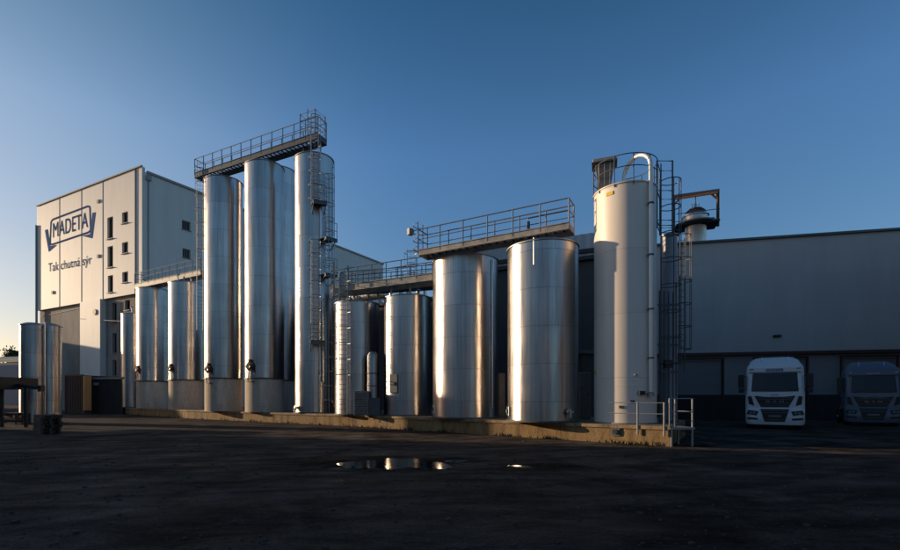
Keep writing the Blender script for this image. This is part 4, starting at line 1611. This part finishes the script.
# ------------------------------------------------------------------ truck
def loft(mb, sections, n=10):
    """sections: (z, halfwidth, yfront, yback, corner radius) rounded boxes stacked upward"""
    rings = []
    for (z, hw_, yf, yb, cr) in sections:
        ring = []
        cxs = [(-hw_ + cr, yf + cr, PI, 1.5 * PI), (hw_ - cr, yf + cr, 1.5 * PI, 2 * PI), (hw_ - cr, yb - cr, 0, .5 * PI), (-hw_ + cr, yb - cr, .5 * PI, PI)]
        for (cx_, cy_, a_, b2) in cxs:
            for i in range(n + 1):
                an = a_ + (b2 - a_) * i / n
                ring.append((cx_ + cr * math.cos(an), cy_ + cr * math.sin(an), z))
        rings.append(ring)
    base = len(mb.v)
    m_ = len(rings[0])
    for r_ in rings:
        mb.v += r_
    for k in range(len(rings) - 1):
        for j in range(m_):
            mb.f.append((base + k * m_ + j, base + k * m_ + (j + 1) % m_, base + (k + 1) * m_ + (j + 1) % m_, base + (k + 1) * m_ + j))
            mb.uv.append(None)
    mb.f.append(tuple(base + j for j in reversed(range(m_))))
    mb.uv.append(None)
    mb.f.append(tuple(base + (len(rings) - 1) * m_ + j for j in range(m_)))
    mb.uv.append(None)
    return mb


def front_poly(mb, pts, y0, y1):
    """polygon (x,z) extruded in y from y0 (front) to y1"""
    n = len(pts)
    mb.face([(x, y0, z) for x, z in pts])
    mb.face([(x, y1, z) for x, z in reversed(pts)])
    for i in range(n):
        p, q = pts[i], pts[(i + 1) % n]
        mb.face([(p[0], y0, p[1]), (p[0], y1, p[1]), (q[0], y1, q[1]), (q[0], y0, q[1])])
    return mb


def wheel(root, x, y, r_, w_):
    s = 1 if x > 0 else -1
    mb = MB()
    prof = [(r_ * .62, -w_ / 2), (r_ * .93, -w_ / 2), (r_, -w_ / 2 + .05), (r_, w_ / 2 - .05), (r_ * .93, w_ / 2), (r_ * .62, w_ / 2)]
    mb.lathe((0, 0), prof, 32)
    mb.v = [(x + v[2], y + v[0], r_ + v[1]) for v in mb.v]
    wh = mb.build('wheel', M['rubber'], root, True)
    mb = MB()
    mb.lathe((0, 0), [(.02, w_ * .15), (r_ * .3, w_ * .2), (r_ * .35, w_ * .42), (r_ * .6, w_ * .46), (r_ * .63, w_ * .3)], 24)
    mb.v = [(x + v[2] * s, y + v[0], r_ + v[1]) for v in mb.v]
    mb.build('rim', M['chrome'], wh, True)


def make_truck(label, paint='cabpaint'):
    T = thing('truck', label, 'truck', (0, 0, 0), 'trucks parked at the hall')
    W = 1.25
    # cab shell: nearly upright front, rounded corners, windscreen leaning back slightly
    loft(MB(), [(.95, W, -.02, 2.25, .20), (1.85, W, 0.0, 2.25, .20), (2.0, W - .01, .02, 2.25, .20), (2.95, W - .03, .14, 2.25, .22), (3.25, W - .05, .2, 2.25, .24), (3.4, W - .12, .34, 2.2, .28)]).build('cab', M[paint], T, True)
    # roof deflector
    loft(MB(), [(3.38, W - .12, .42, 2.15, .3), (3.62, W - .22, .7, 2.15, .3), (3.80, W - .42, 1.1, 2.1, .35), (3.84, W - .6, 1.4, 2.0, .3)]).build('roof_deflector', M[paint], T, True)
    for q in (-1, 1):
        MB().tube([(q * .55, .62, 3.52), (q * .55, .72, 3.78)], .02, 6).build('horn', M['chrome'], T)
    # windscreen
    mb = MB()
    pts = []
    for z, hw_, y in ((1.96, 1.14, -.01), (2.93, 1.09, .115)):
        pts.append([(-hw_, y + .10, z), (-hw_ + .18, y + .01, z), (-.4, y - .02, z), (.4, y - .02, z), (hw_ - .18, y + .01, z), (hw_, y + .10, z)])
    for i in range(5):
        mb.face([pts[0][i], pts[0][i + 1], pts[1][i + 1], pts[1][i]])
    ws = mb.build('windscreen', M['glass'], T)
    for q in (-1, 0, 1):
        MB().bar((q * .7 - .1, -.05, 1.98), (q * .7 + .35, -.02, 2.12), .02, .02).build('wiper', M['cabdark'], ws)
    # sun visor with sign band
    mb = front_poly(MB(), [(-1.1, 2.98), (1.1, 2.98), (1.06, 3.2), (-1.06, 3.2)], .02, .22)
    vs_ = mb.build('visor', M[paint], T, bevel=.03)
    front_poly(MB(), [(-.36, 3.02), (.36, 3.02), (.36, 3.15), (-.36, 3.15)], .008, .018).build('sign_band', M['blue'], vs_)
    text_mesh('MADETA', 0, 0, Vector((-.30, .004, 3.045)), Vector((.30, .004, 3.045)), Vector((-.30, .004, 3.125)), 'sign_lettering', M['cabpaint'], vs_)
    for q in (-1, 1):
        MB().box((q * .98, .02, 3.14), (.16, .04, .07)).build('marker_lamp', M['lamp'], vs_)
    # upper grille (trapezoid) and lower grille, separated by a light bar
    gu = front_poly(MB(), [(-.86, 1.74), (-.58, 1.14), (.58, 1.14), (.86, 1.74), (.4, 1.68), (-.4, 1.68)], -.045, .02).build('upper_grille', M['cabdark'], T, bevel=.01)
    for z in (1.24, 1.34, 1.54, 1.63):
        MB().bar((-.6 - (z - 1.2) * .3, -.052, z), (.6 + (z - 1.2) * .3, -.052, z), .02, .018).build('grille_bar', M['lamp'], gu)
    for ch, xx in (('M', -.36), ('A', -.07), ('N', .21)):
        text_mesh(ch, 0, 0, Vector((xx, -.062, 1.40)), Vector((xx + .16, -.062, 1.40)), Vector((xx, -.062, 1.48)), 'badge_letter', M['chrome'], gu, fat=.02)
    MB().tube([(-.16, -.075, 1.78), (0, -.085, 1.80), (.16, -.075, 1.78)], .02, 8).build('emblem', M['chrome'], T)
    # bumper
    loft(MB(), [(.22, W - .06, -.10, .9, .25), (.34, W, -.14, .9, .28), (1.0, W + .0, -.12, .9, .25), (1.1, W, -.04, .9, .22)]).build('bumper', M[paint], T, True)
    gl = front_poly(MB(), [(-.60, 1.04), (-.42, .38), (.42, .38), (.60, 1.04)], -.165, -.08).build('lower_grille', M['cabdark'], T, bevel=.01)
    for z in (.48, .86, .95):
        MB().bar((-.44 - (z - .4) * .22, -.172, z), (.44 + (z - .4) * .22, -.172, z), .015, .018).build('grille_bar', M['lamp'], gl)
    pl = front_poly(MB(), [(-.26, .62), (.26, .62), (.26, .73), (-.26, .73)], -.185, -.166).build('number_plate', M['lamp'], T)
    for q in (-1, 1):
        mb = front_poly(MB(), [(q * .68, .92), (q * 1.12, .98), (q * 1.2, .78), (q * .76, .70)] if q > 0 else [(q * .76, .70), (q * 1.2, .78), (q * 1.12, .98), (q * .68, .92)], -.155, -.1)
        hl = mb.build('headlight', M['cabdark'], T)
        for xx in (.86, 1.02):
            MB().tube([(q * xx, -.15, .84), (q * xx, -.165, .84)], .065, 14).build('lens', M['lamp'], hl, True)
        mb = front_poly(MB(), [(q * .72, .56), (q * 1.16, .60), (q * 1.16, .50), (q * .70, .46)] if q > 0 else [(q * .70, .46), (q * 1.16, .50), (q * 1.16, .60), (q * .72, .56)], -.158, -.1)
        mb.build('fog_lamp', M['cabdark'], T)
        mb = front_poly(MB(), [(q * .86, 1.2), (q * 1.10, 1.3), (q * 1.14, 1.70), (q * .98, 1.72)] if q > 0 else [(q * .98, 1.72), (q * 1.14, 1.70), (q * 1.10, 1.3), (q * .86, 1.2)], -.035, .02)
        mb.build('corner_vent', M['cabdark'], T)
        # mirror cluster
        mi = MB().box((q * 1.43, .05, 2.52), (.28, .16, .70)).build('mirror', M['cabdark'], T, bevel=.04)
        MB().box((q * 1.43, .05, 2.02), (.24, .16, .24)).build('mirror_lower', M['cabdark'], mi, bevel=.03)
        MB().bar((q * 1.22, .18, 2.78), (q * 1.42, .06, 2.75), .05, .05).build('mirror_arm', M['cabdark'], mi)
        MB().bar((q * 1.22, .18, 2.05), (q * 1.42, .06, 2.08), .05, .05).build('mirror_arm', M['cabdark'], mi)
        # side window and door handle
        mb = MB()
        xx = q * (W - .005)
        ys = [.42, 1.15, 1.15, .35]
        zz = [2.0, 2.0, 2.8, 2.8]
        mb.face([(q * (W - .012 - .02 * (z - 2.0)) + q * .014, y, z) for y, z in zip(ys, zz)])
        mb.build('side_window', M['glass'], T)
        MB().box((q * (W + .012), .95, 1.7), (.03, .25, .06)).build('door_handle', M['cabdark'], T)
        for yy, st_ in ((.95, 0), (4.4, 0)):
            wheel(T, q * 1.03, yy + .3, .50, .34)
        MB().box((q * 1.05, 2.9, .75), (.4, 1.2, .6)).build('fuel_tank', M['chrome'], T, bevel=.06)
        MB().box((q * 1.03, 4.7, 1.1), (.42, 1.3, .05)).build('mudguard', M['cabdark'], T)
        MB().box((q * .42, 3.1, .85), (.1, 5.4, .28)).build('chassis_rail', M['cabdark'], T)
    MB().box((0, 2.6, 1.75), (2.3, .3, 1.3)).build('rear_panel', M['cabdark'], T)
    mb = MB().lathe((0, 4.5), [(.5, 1.02), (.5, 1.1), (.02, 1.12)], 24)
    mb.build('coupling_plate', M['galv_dark'], T, True)
    return T


T1 = make_truck('white truck with black windscreen and big mirrors facing the yard')
tx, ty = wx(774.5, 25.6), 25.6
T1.location = (tx, ty, 0)
T1.rotation_euler.z = -math.atan2(tx, ty) + .02
T1.scale = (1.02, 1.02, 1.02)
T2 = make_truck('dark grey blue truck parked right of the white one, near the frame edge', 'cabpaint2')
tx, ty = wx(873, 28.0), 28.0
T2.location = (tx, ty, 0)
T2.rotation_euler.z = -math.atan2(tx, ty) + .12

# ------------------------------------------------------------------ left foreground and distance
# yard ramp: dark inclined deck on legs
YR = 27.0
yr = thing('loading_ramp', 'black mobile loading ramp deck on legs at the left edge', 'ramp', (wx(0, YR), YR, 0))
a, b_ = Vector((wx(-60, YR), YR + 1, wz(383.5, YR))), Vector((wx(19, YR), YR, wz(383.5, YR)))
MB().bar(a, b_, 2.2, .66).build('deck', M['black'], yr)
b2 = Vector((wx(45.5, YR), YR - .3, wz(388.3, YR)))
MB().bar(b_ - Vector((.1, 0, .1)), b2, .3, .16).build('tow_arm', M['black'], yr)
for px in (2, 26, -30):
    MB().bar((wx(px, YR), YR, 0), (wx(px, YR), YR, wz(387, YR)), .13, .13).build('leg', M['black'], yr)
MB().box((b2.x, b2.y, b2.z - .02), (.2, .3, .34)).build('tow_head', M['black'], yr)

# pallet stacks
rd = random.Random(4)


def make_pallet():
    P_ = thing('pallet', 'x', 'pallet', (0, 0, 0), 'stacked wooden pallets')
    for i in range(5):
        MB().box((0, -.33 + i * .165, .133), (1.2, .11, .022)).build('deck_board', M['wood'], P_)
    for i in range(3):
        MB().box((0, -.34 + i * .34, .011), (1.2, .1, .022)).build('base_board', M['wood'], P_)
        MB().box((0, -.34 + i * .34, .072), (1.18, .09, .098)).build('block_row', M['wood'], P_)
    return P_


ordn = ['bottom', 'second', 'third', 'fourth', 'fifth', 'top']
first = None
for (px, Yp, nst, rz0, nm) in ((47.5, 22.3, 6, R(-38), 'near'), (16, 30, 5, R(-20), 'far')):
    for i in range(nst):
        if first is None:
            first = make_pallet()
            o = first
        else:
            o = copy_tree(first)
        lvl = 'top' if i == nst - 1 else ordn[i]
        o['label'] = '%s wooden pallet of the %s stack in the dark left yard' % (lvl, nm)
        o.location = (wx(px, Yp) + rd.uniform(-.02, .02), Yp + rd.uniform(-.02, .02), .001 + i * .1455)
        o.rotation_euler.z = rz0 + rd.uniform(-.05, .05)

# red container, ochre cabinet, dark shed before the tower building
Yq = 50.0
rc = thing('container', 'dark red steel container below the tall building', 'container', (wx(75, Yq), Yq, 0))
a, b_ = Vector((wx(66, Yq), Yq)), Vector((wx(83, Yq - .6), Yq - .6))
ztc = wz(375.5, Yq)
dd = (b_ - a).normalized()
nn_ = Vector((dd.y, -dd.x))
mb = MB()
ln = (b_ - a).length
kk = 36
prv = None
for i in range(kk + 1):
    o_ = .05 if i % 4 in (1, 2) else 0
    p = a + dd * ln * i / kk + nn_ * o_
    if prv is not None:
        mb.face([(prv.x, prv.y, .15), (p.x, p.y, .15), (p.x, p.y, ztc), (prv.x, prv.y, ztc)])
    prv = p
c1, c2 = a - nn_ * 5, b_ - nn_ * 5
mb.face([(c1.x, c1.y, .15), (a.x, a.y, .15), (a.x, a.y, ztc), (c1.x, c1.y, ztc)])
mb.face([(b_.x, b_.y, .15), (c2.x, c2.y, .15), (c2.x, c2.y, ztc), (b_.x, b_.y, ztc)])
mb.face([(a.x, a.y, ztc), (b_.x, b_.y, ztc), (c2.x, c2.y, ztc), (c1.x, c1.y, ztc)])
mb.build('body', M['red'], rc)
for p in (a, b_):
    MB().bar((p.x, p.y, 0), (p.x, p.y, ztc + .03), .16, .16).build('corner_post', M['red'], rc)
MB().bar((a.x, a.y, ztc), (b_.x, b_.y, ztc), .16, .16).build('top_rail', M['red'], rc)
oc = thing('ochre_cabinet', 'tall ochre cabinet lit by the sun beside the red container', 'cabinet', (wx(85.5, 48.5), 48.5, 0))
MB().box((wx(85.3, 48.5), 48.5 + .3, wz(376, 48.5) / 2 + .2), (.62, .6, wz(376, 48.5) - .4), rz=R(-45)).build('body', M['ochre'], oc)
MB().box((wx(85.3, 48.5), 48.5 + .3, .2), (.7, .7, .4), rz=R(-45)).build('base', M['darkbase'], oc)
MB().box((wx(85.3, 48.5) - .33, 48.5 - .0, 1.9), (.03, .05, .3), rz=R(-45)).build('handle', M['black'], oc)
ds = thing('dark_shed', 'low dark shed with pale roof edge in front of the tall building', 'shed', (wx(104, 50), 50, 0))
p0, p1 = Vector((wx(90, 50.5), 50.5)), Vector((wx(123, 49), 49))
zs = wz(377.5, 50)
c1, c2 = p0 + Vector((-1.2, 5)), p1 + Vector((-1.2, 5))
MB().prism([(p0.x, p0.y), (p1.x, p1.y), (c2.x, c2.y), (c1.x, c1.y)], 0, zs - .2).build('wall', M['darkbase'], ds)
MB().prism([(p0.x - .1, p0.y - .15), (p1.x + .1, p1.y - .15), (c2.x, c2.y), (c1.x, c1.y)], zs - .2, zs).build('roof', M['louvre'], ds)
MB().box((wx(96, 50), 50.05, wz(384, 50)), (.5, .1, .3)).build('lamp', M['lamp'], ds)

# distant warehouse and hill at the left edge, and its pale roof edge
fw_ = thing('far_warehouse', 'low dark distant warehouse at the left horizon', 'building', (-110, 120, 0))
zz = wz(364.5, 120)
MB().prism([(-150, 135), (-88, 118), (-82, 140), (-144, 157)], 0, zz).build('wall', M['farwall'], fw_)
MB().prism([(-150.4, 134.6), (-87.5, 118.0), (-82, 140), (-144, 157)], zz, zz + .6).build('roof', M['galv'], fw_)
fw2 = thing('far_shed', 'sunlit ochre roofed shed beyond the dark distant warehouse', 'building', (-150, 170, 0))
mb = MB()
z1, z2_ = wz(363, 168), wz(351.5, 168)
mb.face([(-215, 186, z1), (-118, 158, z1), (-112, 176, z2_), (-209, 204, z2_)])
mb.build('roof', mat('ochre_roof', (.50, .36, .16), .7, 0, noise=(.2, .3, (1, 1, 1))), fw2)
MB().prism([(-214, 187, ), (-119, 160), (-113, 176), (-208, 203)], 0, z1 - .05).build('wall', M['farwall'], fw2)
MB().bar((-214.5, 191, z1 + 2.0), (-117, 163, z1 + 2.0), .5, .7).build('roof_light_strip', M['cabpaint'], fw2)
mb = MB()
nxx = 60
prev = None
for i in range(nxx + 1):
    x = -900 + 900 * i / nxx * .85
    h = 16 + 9 * math.sin(i * .31 + 1) + 5 * math.sin(i * .83) + 2 * math.sin(i * 1.9)
    row = [(x - 60, 520, -1), (x, 560, h * .5), (x, 620, max(4, h))]
    if prev:
        for a, b_ in ((0, 1), (1, 2)):
            mb.face([prev[a], row[a], row[b_], prev[b_]])
    prev = row
o = mb.build('hills', M['hill'], smooth=True)
tag(o, 'low distant hills on the left horizon', kind='structure')
# distant trees on the shed roofline
for i, (px, Yt, ht) in enumerate(((15.5, 185, 21.5), (18.5, 190, 20.5))):
    X_ = wx(px, Yt)
    tr = thing('tree', ['small dark tree on the left horizon above the ochre roof', 'second dark tree on the left horizon, half hidden by the tank'][i], 'tree', (X_, Yt, 0), 'far trees on the horizon')
    MB().tube([(X_, Yt, 0), (X_ + .3, Yt, ht * .4), (X_, Yt, ht * .8)], [.6, .4, .15], 8).build('trunk', M['wood'], tr, True)
    mb = MB()
    r2 = random.Random(i + 40)
    for c in range(16):
        cc = Vector((X_ + r2.gauss(0, 1.2), Yt + r2.gauss(0, 1.2), ht * .82 + r2.gauss(0, ht * .06)))
        for k in range(60):
            v = Vector((r2.gauss(0, 1), r2.gauss(0, 1), r2.gauss(0, .8)))
            u = Vector((r2.gauss(0, 1), r2.gauss(0, 1), r2.gauss(0, 1))).normalized() * .45
            w2 = u.cross(Vector((r2.gauss(0, 1), r2.gauss(0, 1), r2.gauss(0, 1)))).normalized() * .3
            p = cc + v
            mb.face([p - u, p + w2, p + u, p - w2])
    mb.build('crown', M['leaf'], tr)

# unseen warehouse added left of the frame to keep low sun off the lower walls
nw = thing('shade_warehouse', 'unseen warehouse added beyond the left frame edge to shade the lower walls', 'building', (-74, 68, 0))
MB().prism([(-62, 60.3), (-69, 78), (-90, 78), (-82, 60.3)], 0, 12.3).build('wall', M['farwall'], nw)
MB().prism([(-61.8, 60.1), (-68.8, 78.2), (-90.2, 78.2), (-82.2, 60.1)], 12.3, 12.6).build('roof', M['galv_dark'], nw)
MB().prism([(-62.2, 55.6), (-62.2, 60.2), (-82, 60.2), (-82, 55.6)], 0, 9.4).build('shade_wing', M['farwall'], nw)  # lower added part, sized to shade tank skirts and the plinth's left end
yh = thing('yard_shade_hall', 'unseen long hall added beyond the left frame edge to shadow the yard', 'building', (-50, 10, 0))  # unseen block, placed so its shadow darkens the yard floor
MB().prism([(-46, -30), (-46, 33.3), (-60, 33.3), (-60, -30)], 0, 12.0).build('wall', M['farwall'], yh)
MB().prism([(-45.7, -30.3), (-45.7, 33.6), (-60.3, 33.6), (-60.3, -30.3)], 12.0, 12.3).build('roof', M['galv_dark'], yh)

bh = thing('reflection_hall', 'unseen pale hall added behind the viewer for the tank reflections', 'building', (-15, -33, 0))  # added out of view: gives the steel a warm wall to mirror
MB().prism([(-43, -48), (14, -48), (14, -33), (-43, -33)], 0, 13.0).build('wall', M['reflwall'], bh)
MB().prism([(-43.2, -48.2), (14.2, -48.2), (14.2, -32.7), (-43.2, -32.7)], 13.0, 13.3).build('roof', M['galv_dark'], bh)
for i in range(4):
    MB().box((-37 + i * 14, -32.95, 2.2), (4.2, .15, 4.4)).build('gate', M['hallgrey'], bh)
for i in range(12):
    MB().box((-39 + i * 4.4, -32.95, 8.2), (1.8, .12, 1.5)).build('window', M['glass'], bh)
rw = thing('skylight_block_hall', 'unseen dark hall added beyond the right frame edge to cut skylight', 'building', (36, 5, 0))  # added out of view: darkens hall wall, truck and ground at right
MB().prism([(29.5, -15), (46, -15), (46, 23.5), (29.5, 23.5)], 0, 13.5).build('wall', M['blockdark'], rw)
MB().prism([(29.3, -15.2), (46.2, -15.2), (46.2, 23.7), (29.3, 23.7)], 13.5, 13.8).build('roof', M['galv_dark'], rw)
ph = thing('sun_gap_block', 'low dark block added behind the widest tank to stop a strip of sun', 'shed', (11, 25.5, PT))  # added blocker for low sun that would streak the right-hand ground
MB().prism([(8.6, 24.2), (12.2, 25.6), (11.4, 28.6), (7.4, 27.2)], PT, PT + 3.2).build('wall', M['hallgrey'], ph)
MB().prism([(8.5, 24.0), (12.4, 25.5), (11.5, 28.8), (7.2, 27.3)], PT + 3.2, PT + 3.4).build('roof', M['galv_dark'], ph)

# ------------------------------------------------------------------ light
SUN_EL, SUN_AZ = R(10.0), R(72.0)           # azimuth measured from +Y towards -X
sdir = Vector((-math.sin(SUN_AZ) * math.cos(SUN_EL), math.cos(SUN_AZ) * math.cos(SUN_EL), math.sin(SUN_EL)))
ld_ = bpy.data.lights.new('sun', 'SUN')
ld_.energy = 5.0
ld_.angle = R(.6)
ld_.color = (1, .76, .50)
lo = bpy.data.objects.new('sun', ld_)
lo.rotation_euler = sdir.to_track_quat('Z', 'Y').to_euler()
lo.location = (-60, 40, 40)
col.objects.link(lo)

wd = bpy.data.worlds.new('World')
sc.world = wd
wd.use_nodes = True
nt = wd.node_tree
bg = nt.nodes['Background']
sky = nt.nodes.new('ShaderNodeTexSky')
sky.sky_type = 'NISHITA'
sky.sun_disc = False
sky.sun_elevation = SUN_EL
sky.sun_rotation = -SUN_AZ
sky.altitude = 0
sky.air_density = 1.0
sky.dust_density = .3
sky.ozone_density = 4.0
# haze near the horizon: the sky warms and pales towards it, and more so on the sunward side
tcs = nt.nodes.new('ShaderNodeTexCoord')
sx = nt.nodes.new('ShaderNodeSeparateXYZ')
nt.links.new(tcs.outputs['Generated'], sx.inputs[0])
rp = nt.nodes.new('ShaderNodeValToRGB')          # by height above the horizon
E = rp.color_ramp.elements
stops = [(0.0, (1.05, 1.05, 1.05)), (.2, (1.5, 1.42, 1.36)), (.45, (1.55, 1.72, 1.78)), (.65, (.84, 1.25, 1.28)), (1.0, (.7, 1.05, 1.15))]
E[0].position = 0
E[0].color = (*[c / 2 for c in stops[0][1]], 1)
E[1].position = 1
E[1].color = (*[c / 2 for c in stops[-1][1]], 1)
for p_, c_ in stops[1:-1]:
    e_ = E.new(p_)
    e_.color = (*[c / 2 for c in c_], 1)
nt.links.new(sx.outputs['Z'], rp.inputs[0])
s2_ = nt.nodes.new('ShaderNodeVectorMath')
s2_.operation = 'SCALE'
s2_.inputs['Scale'].default_value = 2
nt.links.new(rp.outputs[0], s2_.inputs[0])
sd = nt.nodes.new('ShaderNodeVectorMath')
sd.operation = 'DOT_PRODUCT'
nt.links.new(tcs.outputs['Generated'], sd.inputs[0])
sd.inputs[1].default_value = (sdir.x, sdir.y, 0)
sw = nt.nodes.new('ShaderNodeMapRange')
for k_, v_ in zip(('From Min', 'From Max', 'To Min', 'To Max'), (.25, .85, 0, 1.0)):
    sw.inputs[k_].default_value = v_
sw.interpolation_type = 'SMOOTHSTEP'
nt.links.new(sd.outputs['Value'], sw.inputs['Value'])
tint = nt.nodes.new('ShaderNodeMix')
tint.data_type = 'RGBA'
tint.inputs['A'].default_value = (1, 1, 1, 1)
tint.inputs['B'].default_value = (2.15, 1.33, .96, 1)
nt.links.new(sw.outputs[0], tint.inputs['Factor'])
ml = nt.nodes.new('ShaderNodeVectorMath')
ml.operation = 'MULTIPLY'
nt.links.new(sky.outputs[0], ml.inputs[0])
nt.links.new(tint.outputs['Result'], ml.inputs[1])
ml2 = nt.nodes.new('ShaderNodeVectorMath')
ml2.operation = 'MULTIPLY'
nt.links.new(ml.outputs[0], ml2.inputs[0])
nt.links.new(s2_.outputs[0], ml2.inputs[1])
nt.links.new(ml2.outputs[0], bg.inputs['Color'])
bg.inputs['Strength'].default_value = .10

# ------------------------------------------------------------------ camera
cd = bpy.data.cameras.new('camera')
cd.sensor_width = 36
cd.lens = F / 900 * 36
cd.shift_x = (450 - CX) / 900
cd.shift_y = (HY - 275) / 900
cd.clip_end = 3000
cam = bpy.data.objects.new('camera', cd)
cam.location = (0, 0, CH)
cam.rotation_euler = (R(90), 0, 0)
col.objects.link(cam)
sc.camera = cam
sc.view_settings.view_transform = 'Standard'
sc.view_settings.look = 'None'
sc.view_settings.exposure = 0
sc.view_settings.gamma = 1
sc.cycles.max_bounces = 8
